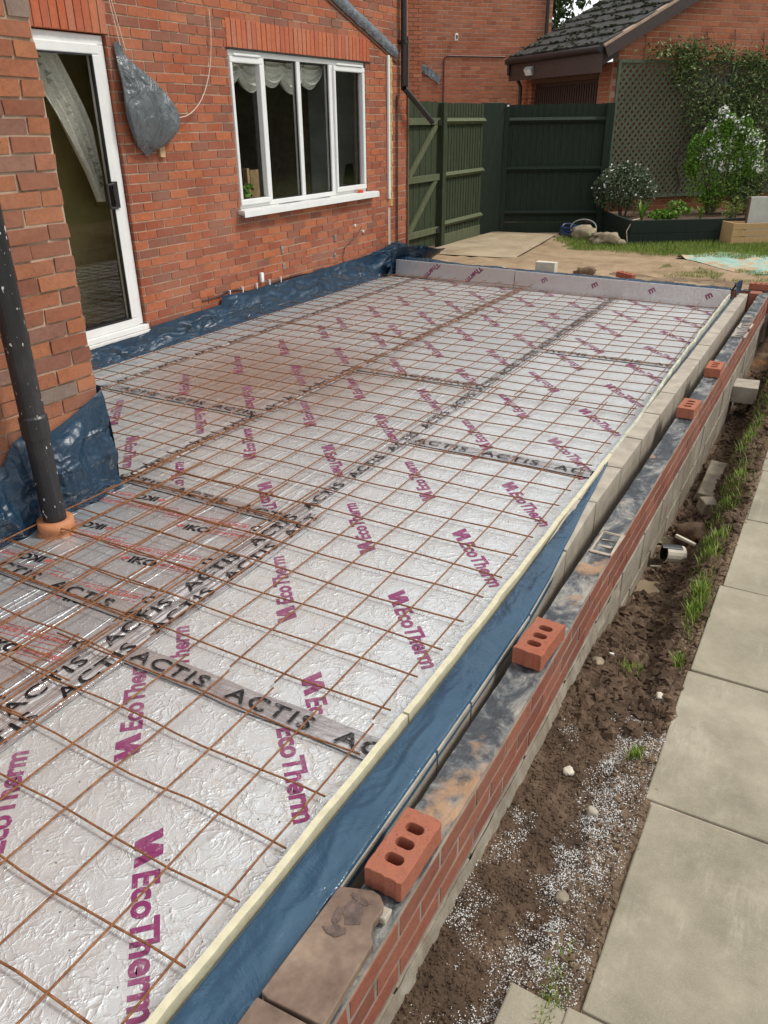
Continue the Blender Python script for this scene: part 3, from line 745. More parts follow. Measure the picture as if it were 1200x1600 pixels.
def bagp(u, v):
    z = 2.38 - v * .805; c = interp(z, zz, yc_); h = interp(z, zz, hw_); a = u * 2 * math.pi
    fold = 1 + (.10 * math.sin(a * 7 + z * 6) + .06 * math.sin(a * 13 + 2)) * interp(z, [1.55, 1.75, 2.0, 2.38], [.25, .35, .9, 1.6]) + .12 * fractal(math.cos(a), z * 2, math.sin(a), 1.6)
    h *= .90; c -= .035 * h / .3
    return (WX + .02 + .22 * h + .22 * h * math.sin(a) * fold, c + h * math.cos(a) * (1 + .25 * (fold - 1)), z + .02 * math.sin(a * 3) * h)
sheet('bag_body', bagp, 96, 60, M['bag'], bag)
MB().tube([(WX + .05, 3.31, 2.36), (WX + .03, 3.27, 2.7), (WX + .02, 3.24, 3.1)], .004, 6).build('cord', M['rope'], bag)
MB().tube([(WX + .05, 3.36, 2.32), (WX + .03, 3.30, 2.66), (WX + .02, 3.25, 3.1)], .004, 6).build('cord', M['rope'], bag)
cpts = []
for k in range(15):
    s_ = k / 14; y = 3.86 + .57 * (1 - (1 - s_) ** 1.9); z = 1.86 + .84 * s_ ** 1.7
    cpts.append((WX + .02 + .05 * (1 - s_), y, z))
MB().tube(cpts, .004, 6).build('cord', M['rope'], bag)

# wing soil pipe
sp = thing('soil_pipe', 'black vertical soil pipe spattered with white paint beside the brick wing', 'drainpipe')
px, py = -2.085, .395
MB().tube([(px, py, .0), (px, py, .52)], .056, 24).build('lower_pipe', M['pipe_spatter'], sp, smooth=False)
MB().lathe([(.056, .50), (.064, .50), (.064, .60), (.056, .61)], (px, py, 0), 24).build('coupling', M['pipe_spatter'], sp)
MB().tube([(px, py, .52), (px, py, 3.6)], .056, 24).build('upper_pipe', M['pipe_spatter'], sp)
MB().box(-2.25, px, py - .02, py + .02, 1.2, 1.24).build('bracket', M['black_pipe'], sp)
MB().lathe([(.055, .07), (.085, .07), (.088, .03), (.082, .015), (.10, -.005), (.108, -.03), (.10, -.06)], (px, py, 0), 28).build('clay_collar', M['clay'], sp, smooth=True)

# main downpipe at the far corner
dp = thing('downpipe', 'black rainwater downpipe near the far corner of the brick house', 'drainpipe')
MB().tube([(WX + .06, 7.93, 2.16), (WX + .06, 7.93, 4.3)], .036, 16).build('pipe', M['black_pipe'], dp)
MB().box(WX, WX + .10, 7.88, 7.98, 2.66, 2.69).build('bracket', M['black_pipe'], dp)
lp = thing('loose_pipe_length', 'short black open ended pipe sloping from the foot of the downpipe towards the gate', 'pipe')
a = Vector((WX + .10, 7.86, 2.18)); b_ = Vector((WX + .22, 8.42, 1.80)); d = (b_ - a)
MB().tube([a, b_], .034, 18, caps=False).build('outer_wall', M['black_pipe'], lp); 
MB().tube([a, b_], .029, 18, caps=False).build('inner_wall', M['black_rubber'], lp)
MB().tube([(WX + .02, 7.82, .35), (WX + .02, 7.83, 2.1)], .011, 8).build('conduit', M['brown_paint'], house)

# =================================================================== FLOOR: insulation boards, lettering, tape
eco_txt = text_mesh('EcoTherm', .098, .0032, 1.0, M['plum'])
def logo_mesh():
    v = []; f = []
    H = .078; wd = .032
    for (ua, va, ub, vb) in ((.0, H, .032, 0), (.032, 0, .060, H), (.060, H, .092, 0)):
        n = len(v); zz = .0006 if va < vb else 0; v += [(ua, va, zz), (ub, vb, zz), (ub + wd, vb, zz), (ua + wd, va, zz)]
        f.append((n, n + 1, n + 2, n + 3) if va > vb else (n + 3, n + 2, n + 1, n))
    return mesh_from(v, f, 'logo', [M['plum']])
eco = join_meshes([(logo_mesh(), 0, 0), (eco_txt, .142, 0)], M['plum'], 'ecotherm')
ECOL = mesh_w(eco)
therm = text_mesh('Therm', .098, .0032, 1.0, M['plum']); mm_ = text_mesh("m", .098, .0032, 1.0, M['plum'])
iko_t = text_mesh('IKO', .072, .0034, 1.15, M['ink'])
_e = text_mesh('enertherm', .050, .0010, 1.0, M['red_ink'])
def box_outline(w_, h, t_):
    v = []; f = []
    for (a, b_, c, d) in ((0, w_, 0, t_), (0, w_, h - t_, h), (0, t_, t_, h - t_), (w_ - t_, w_, t_, h - t_)):
        n = len(v); v += [(a, c, 0), (b_, c, 0), (b_, d, 0), (a, d, 0)]; f.append((n, n + 1, n + 2, n + 3))
    return mesh_from(v, f, 'o', [M['red_ink']])
ew = mesh_w(_e)
ebox = join_meshes([(_e, .012, .016), (box_outline(ew + .026, .062, .0035), 0, 0)], M['red_ink'], 'enertherm')
arrow = mesh_from([(0, .02, 0), (.03, 0, 0), (.022, .018, 0), (.045, .02, 0), (.045, .034, 0), (.022, .036, 0), (.03, .055, 0)], [(0, 1, 2), (2, 3, 4, 5), (0, 5, 6), (0, 2, 5)], 'arrow', [M['red_ink']])
ACT = text_mesh('ACTIS', .088, .0008, 1.35, M['ink'], 1.15); ACTL = mesh_w(ACT)

def put(name, me, parent, x, y, z, ang, clip=None):
    """lay lettering flat; letters outside the clip rectangle are trimmed away"""
    if clip:
        c, s_ = math.cos(ang), math.sin(ang)
        pts = [(x + c * v.co.x - s_ * v.co.y, y + s_ * v.co.x + c * v.co.y) for v in me.vertices]
        inside = [clip[0] < p[0] < clip[1] and clip[2] < p[1] < clip[3] for p in pts]
        if not any(inside): return None
        if not all(inside):
            bm = bmesh.new(); bm.from_mesh(me)
            for v in bm.verts: v.co = Vector((x + c * v.co.x - s_ * v.co.y, y + s_ * v.co.x + c * v.co.y, v.co.z))
            for (co, no) in (((clip[0], 0, 0), (-1, 0, 0)), ((clip[1], 0, 0), (1, 0, 0)), ((0, clip[2], 0), (0, -1, 0)), ((0, clip[3], 0), (0, 1, 0))):
                bmesh.ops.bisect_plane(bm, geom=bm.verts[:] + bm.edges[:] + bm.faces[:], plane_co=co, plane_no=no, clear_outer=True)
            m2 = bpy.data.meshes.new('clipped'); bm.to_mesh(m2); bm.free(); m2.materials.append(me.materials[0])
            if not len(m2.polygons): return None
            return link(name, m2, None, parent, loc=(0, 0, z))
    return link(name, me, None, parent, loc=(x, y, z), rot=(0, 0, ang))

def foam_x(y): return interp(y, [-3, -1.2, 0, 1.5, 3, 4.2, 7.5], [.105, .11, .128, .125, .122, .085, .058])
FW, FE = -1.12, .13
cols = [(-1.12, .0), (-2.27, -1.12), (-3.72, -2.27), (-4.20, -3.72)]
def board(x0, x1, y0, y1, mat, label, up=0):
    # x1 may follow the foam edge
    if x1 == 0.0:
        n = 24; V = []; 
        for k in range(n + 1):
            y = y0 + (y1 - y0) * k / n; V += [(x0, y, 0), (foam_x(y) - .001, y, 0), (x0, y, -.1), (foam_x(y) - .001, y, -.1)]
        F = []
        for k in range(n):
            a = 4 * k; F += [(a, a + 1, a + 5, a + 4), (a + 1, a + 3, a + 7, a + 5), (a + 2, a, a + 4, a + 6), (a + 3, a + 2, a + 6, a + 7)]
        F += [(0, 2, 3, 1), (4 * n, 4 * n + 1, 4 * n + 3, 4 * n + 2)]
        o = link('insulation_board', mesh_from(V, F, 'board', [mat]))
    else:
        o = MB().box(x0 + .002, x1 - .002, y0 + .002, y1 - .002, -.1, 0).build('insulation_board', mat)
    return tag(o, label, 'insulation board', 'foil faced insulation boards under the mesh')
Z1 = .0012
def eco_rows(o, xr, clip, y_start, lo, hi, stepy=.645, rev_off=-.38, xoff=.37):
    """forward words in the right half, reversed words in the left half"""
    k0 = int((lo - y_start) / stepy) - 1; k1 = int((hi - y_start) / stepy) + 2
    for k in range(k0, k1):
        put('lettering', eco, o, xr - xoff, y_start + k * stepy, Z1, R(-46.5), clip)
        fix = .09 if (y_start < 0 and y_start + rev_off + k * stepy < -1) else 0
        put('lettering', eco, o, xr - .575 + fix * .3, y_start + rev_off + k * stepy + fix, Z1, R(132), clip)
B = []
def board_eco(x0, x1, y0, y1, ys0, label, mat, xr=None, rev=-.36):
    o = board(x0, x1, y0, y1, mat, label); xr = x1 if xr is None else xr
    eco_rows(o, xr, (x0 + .005, (x1 if x1 else .10) - .005, y0 + .004, y1 - .004), ys0, y0, y1, rev_off=rev); return o
board_eco(-1.12, 0.0, -3.0, -.18, -.78, 'crinkled silver insulation board at the near end under the largest plum lettering', M['foil'], 0, .22)
board_eco(-1.12, 0.0, -.18, 2.31, .035, 'second silver insulation board from the near end along the yellow foam edge', M['foil'], 0, .28)
board_eco(-1.12, 0.0, 2.31, 4.76, 2.74, 'third silver insulation board from the near end along the yellow foam edge', M['foil'], 0, -.32)
board_eco(-1.12, 0.0, 4.76, 7.28, 5.3, 'silver insulation board along the right edge that reaches the far upstand', M['foil'], 0)
board_eco(-2.27, -1.12, 1.03, 3.54, 1.98, 'silver board in the second column just beyond the boards with red boxed print', M['foil_mid'], -1.20, .27)
board_eco(-2.27, -1.12, 3.54, 6.0, 3.9, 'silver board in the second column halfway to the far upstand', M['foil_mid'], -1.18)
board_eco(-2.27, -1.12, 6.0, 7.38, 6.2, 'short silver board in the second column against the far upstand', M['foil_mid'], -1.18)
board_eco(-3.72, -2.27, .92, 2.24, 1.52, 'board beside the brick wing with brownish dull foil', M['foil_mid'], -2.40, .12)
board_eco(-3.72, -2.27, 2.24, 4.7, 2.72, 'rust stained silver board in the third column in front of the white door', M['foil_mid'], -2.42)
board_eco(-3.72, -2.27, 4.7, 7.44, 5.0, 'silver board in the third column below the kitchen window', M['foil_mid'], -2.42)
for (a, b_, l) in ((.92, 2.7, 'narrow foil board strip along the house wall under the white door'), (2.7, 5.1, 'narrow foil board strip along the house wall between door and window'), (5.1, 7.46, 'narrow foil board strip along the house wall below the window')):
    board(-4.205, -3.72, a, b_, M['foil_mid'], l)
def board_iko(y0, y1, label):
    x0, x1 = -2.25, -1.12
    o = board(x0, x1, y0, y1, M['foil_iko'], label); clip = (x0 + .004, x1 - .09, y0 + .004, y1 - .004)
    k = math.floor(y0 / .185) - 1
    iw = mesh_w(iko_t); bw = mesh_w(ebox)
    while k * .185 < y1:
        yy = k * .185 - .04; fwd = k % 2 == 0; per = iw + 2 * bw + .17
        for j in range(-1, 3):
            if fwd:
                xs_ = -1.60 + (j - 1) * per + (.0 if k % 4 == 0 else -.0); an = R(9)
                for me, dx in ((arrow, 0), (iko_t, .05), (ebox, .05 + iw + .012), (ebox, .05 + iw + .02 + bw)):
                    put('lettering', me, o, xs_ + dx * math.cos(an), yy + dx * math.sin(an), Z1, an, clip)
            else:
                xs_ = -1.19 + (j - 1) * per + .12; an = R(189)
                for me, dx in ((arrow, 0), (iko_t, .05), (ebox, .05 + iw + .012), (ebox, .05 + iw + .02 + bw)):
                    put('lettering', me, o, xs_ + dx * math.cos(an), yy + dx * math.sin(an) + .05, Z1, an, clip)
        k += 1
    return o
board_iko(-2.4, .04, 'duller foil board with red boxed print at the near left corner')
board_iko(.04, 1.03, 'foil board with red boxed print beside the soil pipe and clay collar')

# foil tape
def tape(x0, x1, y0, y1, z, mat, along, label, rev=False, off=.05, lane=0):
    n = max(8, int(((y1 - y0) if along == 'y' else (x1 - x0)) / .03)); 
    if along == 'y': fn = lambda u, v: (x0 + u * (x1 - x0) + .006 * fractal(0, v * (y1 - y0), x0, 3), y0 + v * (y1 - y0), z + (.0035 * (1 + fractal(u * 2, v * (y1 - y0) * 2.5, z * 99, 2.2)) + .0022 * math.sin(u * 17 + 2.5 * fractal(0, v * (y1 - y0), 4, 1.1))) * math.sin(u * math.pi)); o = sheet('foil_tape', fn, 28, n, mat)
    else: fn = lambda u, v: (x0 + u * (x1 - x0), y0 + v * (y1 - y0) + .006 * fractal(u * (x1 - x0), 0, y0, 3), z + .0035 * (1 + fractal(u * (x1 - x0) * 2.5, v * 2, z * 99, 2.2)) * math.sin(v * math.pi)); o = sheet('foil_tape', fn, n, 14, mat)
    tag(o, label, 'foil tape', 'silver tape strips over the board joints')
    P = ACTL + .10
    if along == 'y':
        k = y0 + off
        while k < y1: put('lettering', ACT, o, x0 + (.085 if not rev else .02), k, z + .0085, R(90), (x0, x1, y0, y1)); k += P
    else:
        k = x0 + off
        while k < x1: put('lettering', ACT, o, k, y0 + .020, z + .0085, 0, (x0, x1, y0, y1)); k += P
    return o
TW = .105
tape(-1.19, -1.085, -2.5, 7.28, .002, M['tape_y'], 'y', 'long silver tape over the joint right of the boxed print boards, left strip')
tape(-1.09, -.985, -2.5, 1.15, .0045, M['tape_y'], 'y', 'second silver tape strip doubled alongside the long joint at the near end', off=.2)
tape(-2.315, -2.21, .92, 7.38, .002, M['tape_y'], 'y', 'silver tape from the brick wing corner to the middle of the far upstand')
tape(-3.77, -3.665, .92, 7.44, .002, M['tape_y'], 'y', 'silver tape nearest the house wall')
tape(-1.0, foam_x(-.2) - .004, -.225, -.12, .007, M['tape_x'], 'x', 'nearest silver cross tape ending at the yellow foam edge', off=.02)
tape(-2.25, -1.16, -.02, .085, .007, M['tape_x'], 'x', 'silver cross tape between the two boards with red boxed print', off=.12)
tape(-2.3, -1.14, .98, 1.085, .007, M['tape_x'], 'x', 'silver cross tape starting at the corner of the brick wing', off=-.05)
tape(-1.10, foam_x(2.3) - .004, 2.26, 2.365, .007, M['tape_x'], 'x', 'second silver cross tape ending at the yellow foam edge', off=.03)
tape(-3.75, -2.25, 2.19, 2.29, .007, M['tape_x'], 'x', 'silver cross tape in front of the white door over stained foil', off=.2)
tape(-2.25, -1.15, 3.49, 3.59, .007, M['tape_x'], 'x', 'silver cross tape in the second column halfway up the floor', off=.4)
tape(-1.10, foam_x(4.7) - .004, 4.71, 4.81, .007, M['tape_x'], 'x', 'farthest silver cross tape ending at the yellow foam edge', off=.05)

# perimeter foam strip (right)
def strip_solid(name, ya, yb, n, xl, xr, zb, zt, mat, wob=0):
    V = []; F = []
    for k in range(n + 1):
        y = ya + (yb - ya) * k / n; w1 = wob * fractal(0, y, 0, 3); w2 = wob * fractal(4, y, 0, 6)
        V += [(xl(y) + w1, y, zb), (xr(y) + w1 + w2, y, zb), (xr(y) + w1 + w2, y, zt(y)), (xl(y) + w1, y, zt(y))]
    for k in range(n):
        a = 4 * k; b2 = a + 4
        F += [(a, a + 1, b2 + 1, b2), (a + 1, a + 2, b2 + 2, b2 + 1), (a + 2, a + 3, b2 + 3, b2 + 2), (a + 3, a, b2, b2 + 3)]
    F += [(3, 2, 1, 0), (4 * n, 4 * n + 1, 4 * n + 2, 4 * n + 3)]
    return link(name, mesh_from(V, F, name, [mat]))
ztop = lambda y: interp(y, [-3, 0, 4, 7.3], [.12, .13, .135, .16]) + .003 * fractal(0, y, 0, 4)
pieces = [(-3.0, -.10, 'nearest length of yellow foam edge strip beside the blue membrane'), (-.09, 2.36, 'yellow foam edge strip beside the second silver board'), (2.37, 4.80, 'yellow foam edge strip beside the bare concrete blocks'), (4.81, 7.27, 'farthest warped length of foam edge strip')]
for (a, b_, l) in pieces:
    tag(strip_solid('foam_strip', a, b_, 80, foam_x, lambda y: foam_x(y) + (.021 if b_ < 2.4 else .017), 0.0, ztop, M['foam_y'] if b_ < 2.4 else M['foam_old'], .004 if b_ < 4.9 else .012), l, 'foam strip', 'yellow foam strips along the slab edge')

# far upstand boards
def upstand(x0, x1, words, label, h):
    y0 = lambda x: 7.215 - .07 * x
    a, b_ = Vector((x0, y0(x0), 0)), Vector((x1, y0(x1), 0)); u = (b_ - a).normalized(); ln = (b_ - a).length; ang = math.atan2(u.y, u.x)
    t_ = R(-4)
    o = thing('upstand_board', label, 'insulation board', loc=a); o.rotation_euler = (t_, 0, ang)
    MB().box(0, ln, 0, .03, 0.001, h).build('foil_face', M['foil_up'], o)
    MB().box(0, ln, -.0015, .0, h - .004, h + .002).build('top_edge', M['white'], o)
    for (x, me, an) in words:
        m2 = me
        bm = bmesh.new(); bm.from_mesh(me); c, s_ = math.cos(an), math.sin(an); zo = .225 if an > 3 else .085
        for v in bm.verts:
            X = x + c * v.co.x - s_ * v.co.y; Z = zo + s_ * v.co.x + c * v.co.y; v.co = Vector((X, -.002, Z))
        for (co, no) in (((0, 0, .006), (0, 0, -1)), ((0, 0, h - .008), (0, 0, 1))):
            bmesh.ops.bisect_plane(bm, geom=bm.verts[:] + bm.edges[:] + bm.faces[:], plane_co=co, plane_no=no, clear_outer=True)
        m3 = bpy.data.meshes.new('w'); bm.to_mesh(m3); bm.free(); m3.materials.append(M['plum']); link('lettering', m3, None, o)
    return o
a1 = R(-137); 
upstand(-4.05, -2.37, [(.62, therm, R(225)), (1.22, therm, R(225))], 'left silver upstand board across the far end printed with two plum words', .205)
upstand(-2.36, .075, [(.36, mm_, R(33)), (.97, mm_, R(33)), (1.62, mm_, R(33)), (2.22, mm_, R(33))], 'right silver upstand board across the far end printed with single plum letters', .20)

# =================================================================== reinforcement mesh
def wire_mesh(along, length, seed):
    random.seed(seed); n = 12 if length > 1 else 4
    pts = [((t_ := k / n) * length, .0045 * math.sin(k * .9 + seed) + .0015 * math.sin(k * 2.3), .0035 * math.sin(k * 1.1 + seed * 2)) for k in range(n + 1)]
    mb = MB().tube([(p[0], p[1], p[2]) for p in pts], .0036, 6); return mesh_from(mb.v, mb.f, 'wire', [M['rust']], smooth=True)
def steel_mesh(x0, x1, y0, y1, xs_, ys_, z, label, rot=0):
    o = thing('steel_mesh_sheet', label, 'steel mesh', 'rusty steel mesh sheets over the foil boards', loc=(x0, y0, z)); o.rotation_euler = (0, 0, rot)
    for i, x in enumerate(xs_):
        ya = y0 + random.uniform(0, .01); me = wire_mesh('y', y1 - y0, i % 3)
        link('wire', me, None, o, loc=(x - x0, ya - y0, .0037), rot=(random.uniform(-.0006, .0006), 0, R(90) + random.uniform(-.0008, .0008)))
    for i, y in enumerate(ys_):
        me = wire_mesh('x', x1 - x0, 3 + i % 3)
        link('wire', me, None, o, loc=(random.uniform(-.006, .006), y - y0, -.0037), rot=(0, random.uniform(-.0006, .0006), random.uniform(-.0008, .0008)))
    return o
rs = random.getstate()
ar = lambda a, n, s=.2: [a + s * k for k in range(n)]
steel_mesh(-2.30, .03, -.075, 3.55, [-.2 * k for k in range(12)], ar(0, 18), .024, 'rusty mesh sheet over the middle right of the foil floor')
steel_mesh(-1.34, .045, -2.5, -.10, [.012 - .2 * k for k in range(7)], [-.227 - .2 * k for k in range(12)], .024, 'rusty mesh sheet at the near right end of the foil floor')
steel_mesh(-2.32, .035, 3.32, 7.16, [.0 - .2 * k for k in range(12)], ar(3.44, 19), .050, 'rusty mesh sheet reaching the far upstand on the right')
steel_mesh(-2.2, -1.02, -1.9, 1.30, [-1.13, -1.33, -1.53, -1.73, -1.93, -2.13], ar(-1.84, 16), .054, 'rusty mesh sheet lapped over the boxed print boards at near left')
steel_mesh(-2.2, -1.24, -1.9, -.2, [-1.26, -1.40, -1.60, -1.80, -2.0, -2.17], ar(-1.75, 8), .020, 'lower rusty mesh piece below the lapped sheet at the near left corner')
steel_mesh(-4.13, -2.13, .98, 4.65, [-2.17 - .2 * k for k in range(10)], ar(1.06, 18), .044, 'rusty mesh sheet in front of the white door')
steel_mesh(-4.13, -2.10, 4.38, 7.38, [-2.13 - .2 * k for k in range(10)], ar(4.46, 15), .058, 'rusty mesh sheet below the kitchen window')
random.setstate(rs)
# grit and rust flakes lying on the foil
n = 1500; X = rng.uniform(-3.6, .05, n); Y = rng.uniform(-1.3, 6.5, n)
keep = np.array([fractal(a, b_, 9, 1.3) > .05 for a, b_ in zip(X, Y)]) & ~((X < -2.2) & (Y < 1))
X, Y = X[keep], Y[keep]; V = []; F = []
for i, (x, y) in enumerate(zip(X, Y)):
    r_ = rng.uniform(.0015, .004); k = len(V)
    for t_ in range(3): V.append((x + r_ * math.cos(t_ * 2.1 + i), y + r_ * math.sin(t_ * 2.1 + i), .001))
    V.append((x, y, .001 + r_)); F += [(k, k + 1, k + 3), (k + 1, k + 2, k + 3), (k + 2, k, k + 3)]
tag(link('grit', mesh_from(V, F, 'grit', [M['soil_bank']])), 'dark grit scattered over the silver foil boards', 'grit', kind='stuff')

# =================================================================== membranes
def crumple(x, y, z, a, s):
    f1 = fractal(x, y, z, s, 4); f2 = 1 - abs(fractal(x + 7, y, z, s * .6, 3)) * 2.2
    return a * (f1 * .6 + max(0, f2) * .7)
def fold(y, z):
    n_ = fractal(y * 1.3, z * 1.3, 3, 1.5, 3); n2 = fractal(y, z, 9, 2.2, 3)
    a = abs(math.sin(7 * y + 10 * z + 3.2 * n_)); b2 = abs(math.sin(13 * z - 7 * y + 3.5 * n2)); c2 = abs(math.sin(18 * y + 6 * z + 5 * n_))
    return -.026 * a - .016 * b2 * (.5 + n2) - .008 * c2 + .024
# along the house wall
def mem_top(y): return interp(y, [.9, 3.2, 3.25, 4.2, 4.21, 4.6, 5.7, 5.9, 6.8, 7.3, 7.75, 8.1], [.15, .17, .21, .23, .31, .28, .29, .31, .31, .34, .40, .32])
def house_mem(u, v):
    y = .95 + u * 7.12; t_ = mem_top(y) + .008 * fractal(y, 0, 0, 3)
    x = WX + .03 + .045 * (1 - v) ** 2; z = -.005 + v * t_
    c = crumple(y * 1.2, z * 1.8, 0, .03, 2.4) + fold(y * .8, z * 1.6) * 1.1
    return (x + c * math.sin(math.pi * min(1, v * 1.05)) + .004, y, z + .01 * (1 - v) * fractal(y, v, 5, 5))
hm = sheet('blue_membrane', house_mem, 520, 22, M['poly']); tag(hm, 'dark blue polythene membrane turned up along the foot of the house wall', 'membrane')
# far left corner fold
def corner_mem(u, v):
    y = 7.35 + u * .95; x = -4.12 + .35 * u ** 2 * v + .10 * v + .03 * math.sin(u * 14 + v * 3)
    z = .0 + v * (.36 - .12 * abs(u - .3)) 
    return (x + crumple(x * 3, y, z, .05, 3), y - .12 * v * math.sin(u * 9), z)
cm = sheet('blue_membrane', corner_mem, 60, 24, M['poly']); tag(cm, 'crumpled peak of blue membrane at the far house corner', 'membrane')
# behind the upstand, over the far wall
def far_mem(u, v):
    x = -4.1 + u * 4.15; y = 7.27 - .07 * x + v * .23
    z = .165 + .03 * math.sin(v * 3) + .012 * fractal(x, y, 0, 5) - .05 * max(0, v - .6) + (.06 * max(0, 1 - (x + 4.1) / 1.0) * v)
    return (x, y + .03 * fractal(x, 0, 2, 2) * v, z)
fm_ = sheet('blue_membrane', far_mem, 160, 10, M['poly']); tag(fm_, 'strip of blue membrane lying behind the far silver upstand', 'membrane')
# curled end at far right
def curl(u, v):
    a = u * 2.4; r_ = .07 + .015 * math.sin(v * 5)
    return (.10 + .10 * u - .03 + .05 * v * math.sin(a * 2), 7.25 + .18 * v + .02 * math.sin(u * 15), .10 + .15 * (1 - abs(2 * u - .7)) + .06 * v * math.sin(a * 3) + crumple(u * 2, v, 0, .04, 3))
cl = sheet('blue_membrane', curl, 40, 24, M['poly']); tag(cl, 'dark curled end of membrane standing on the far right corner of the blocks', 'membrane')
# wing membrane
def wing_mem(u, v):
    y = -.75 + u * 1.68
    t_ = interp(y, [-.8, .1, .28, .36, .47, .50, .60, .71, .93], [.40, .36, .38, .47, .51, .45, .46, .49, .58])
    z = -.02 + v * t_
    bulge = .10 * math.sin(math.pi * min(1, v * 1.0)) ** .8 * interp(y, [-.8, .3, .45, .93], [.8, .7, .3, .10])
    x = -2.245 + .012 + bulge * .8 + .05 * (1 - v) ** 2 + (1.6 * fold(y, z) + .25 * crumple(y * 1.5 + z * .8, z * 1.2, 3, .06, 2.6)) * math.sin(math.pi * min(1, v * .93 + .05)) ** .6 + .02 * abs(fractal(y * 2, z, 3, 6)) * math.sin(math.pi * v)
    return (x, y, z)
wm = sheet('blue_membrane', wing_mem, 260, 120, M['poly']); tag(wm, 'crumpled blue polythene wrapped round the foot of the brick wing', 'membrane')
def wing_ret(u, v):
    z = -.02 + v * .6; return (-2.235 + .03 * math.sin(v * 3) - u * .9, .93 + .02 * (1 - v) + crumple(u, z, 4, .04, 2.5) * math.sin(v * 3.1) * min(1, u * 4), z)
sheet('wing_return_flap', wing_ret, 30, 30, M['poly'], wm)
# right edge membrane over inner leaf
def inner_l(y): return interp(y, [-3, .6, 1.7, 7.6], [.19, .19, .138, .125])
def inner_r(y): return interp(y, [-3, -.1, .6, 1.2, 1.7, 7.6], [.295, .30, .293, .258, .238, .222])
def edge_mem(u, v):
    y = -3.0 + v * 5.2
    xl = foam_x(y) + .026; wfull = inner_r(y) + .003 - xl
    wd = wfull * interp(y, [-3, .9, 1.35, 1.8, 2.25], [1, 1.0, .82, .5, .06])
    x = xl + u * wd
    z = .139 - .014 * (1 - u) ** 3 + .0035 * fractal(x * 2, y, 0, 4) + .006 * max(0, 1 - abs(fractal(x * 1.5, y * .5, 2, 3)) * 3) * math.sin(u * 3.1)
    if u < .12: z = .10 + (z - .10) * (u / .12)
    if u > .93: z -= (u - .93) * .5
    return (x, y, z)
em = sheet('blue_membrane', edge_mem, 30, 420, M['poly_flat']); tag(em, 'smooth blue membrane lapped over the block wall beside the yellow foam', 'membrane')
def edge_far(u, v):
    y = 2.05 + v * 5.20; xl = foam_x(y) + .022; xr = inner_l(y) + .004 + .012 * fractal(0, y, 2, 4)
    return (xl + u * (xr - xl), y, .105 + .02 * math.sin(u * 3.14) + .008 * fractal(u, y, 0, 6))
ef = sheet('blue_membrane', edge_far, 6, 200, M['poly']); tag(ef, 'narrow dark membrane edge between far foam strip and bare blocks', 'membrane')

# =================================================================== perimeter walls
iw_ = thing('inner_block_wall', 'inner wall of pale concrete blocks along the right edge of the slab', 'wall')
def skew_box(mb, y0, y1, xl, xr, z0, z1, jit=.0015, n=2):
    j = lambda: random.uniform(-jit, jit)
    c = [(xl(y0), y0, z0), (xr(y0), y0, z0), (xr(y1), y1, z0), (xl(y1), y1, z0), (xl(y0), y0, z1), (xr(y0), y0, z1), (xr(y1), y1, z1), (xl(y1), y1, z1)]
    b0 = len(mb.v); mb.v += [(a + j(), b_ + j(), c_ + j()) for a, b_, c_ in c]
    mb.f += [tuple(b0 + i for i in q) for q in ((0, 3, 2, 1), (4, 5, 6, 7), (0, 1, 5, 4), (1, 2, 6, 5), (2, 3, 7, 6), (3, 0, 4, 7))]; return mb
jy = [-3.0, -2.46, -1.9, -1.33, -.77, -.2, .05, .62, 1.163, 1.702, 2.184, 2.664, 3.153, 3.63, 4.11, 4.59, 5.07, 5.55, 6.03, 6.51, 6.99, 7.50]
for a, b_ in zip(jy[:-1], jy[1:]):
    skew_box(MB(), a + .005, b_ - .005, inner_l, inner_r, -.09, .13 + random.uniform(-.002, .002)).build('block', M['concrete_block'], iw_, bevel=.003)
    skew_box(MB(), a + .20, b_ + .19, inner_l, inner_r, -.315, -.10).build('block', M['block_dark'], iw_, bevel=.003)
strip_core = MB()
for a, b_ in zip([-3.0, -.1, .6, 1.2, 1.7], [-.1, .6, 1.2, 1.7, 7.5]): skew_box(strip_core, a, b_, lambda y: inner_l(y) + .004, lambda y: inner_r(y) - .003, -.75, .122, 0)
strip_core.build('mortar_bed', M['block_dark'], iw_)
tag(MB().box(.2, .36, -3, 7.6, -.9, -.33).build('cavity_fill', M['block_dark'], iw_))

ow = thing('outer_brick_wall', 'low outer wall of new red brick on blocks beside the trench', 'wall')
OX0 = lambda y: interp(y, [-3, 1, 7.6], [.352, .343, .329]); OX1 = lambda y: interp(y, [-3, .3, 1, 7.7], [.462, .46, .447, .422])
Y = -3.0; 
for r in range(3):
    z0 = .13 - .075 * (r + 1) + .008; Y = -3.0 - (.1125 if r % 2 else 0)
    while Y < 7.62:
        ya, yb = max(-3.0, Y), min(Y + .215, 7.62)
        if yb - ya > .03: skew_box(MB(), ya, yb, lambda y: OX1(y) - .095, (lambda e: (lambda y: OX1(y) + e))(random.uniform(-.0005, .0015)), z0, z0 + .063, .0012).build('brick', M['brick_new'], ow, bevel=.0015)
        Y += .227
strip_core = MB()
for a, b_ in zip([-3.0, .3, 1.0], [.3, 1.0, 7.62]): skew_box(strip_core, a, b_, lambda y: OX0(y) + .002, lambda y: OX1(y) - .0012, -.9, .1285, 0)
strip_core.build('mortar_joint', simple('fresh_mortar', (.25, .205, .165), .95, nscale=9, var=.4, bstr=.5, bscale=120, coord='World'), ow)
Y = -3.0
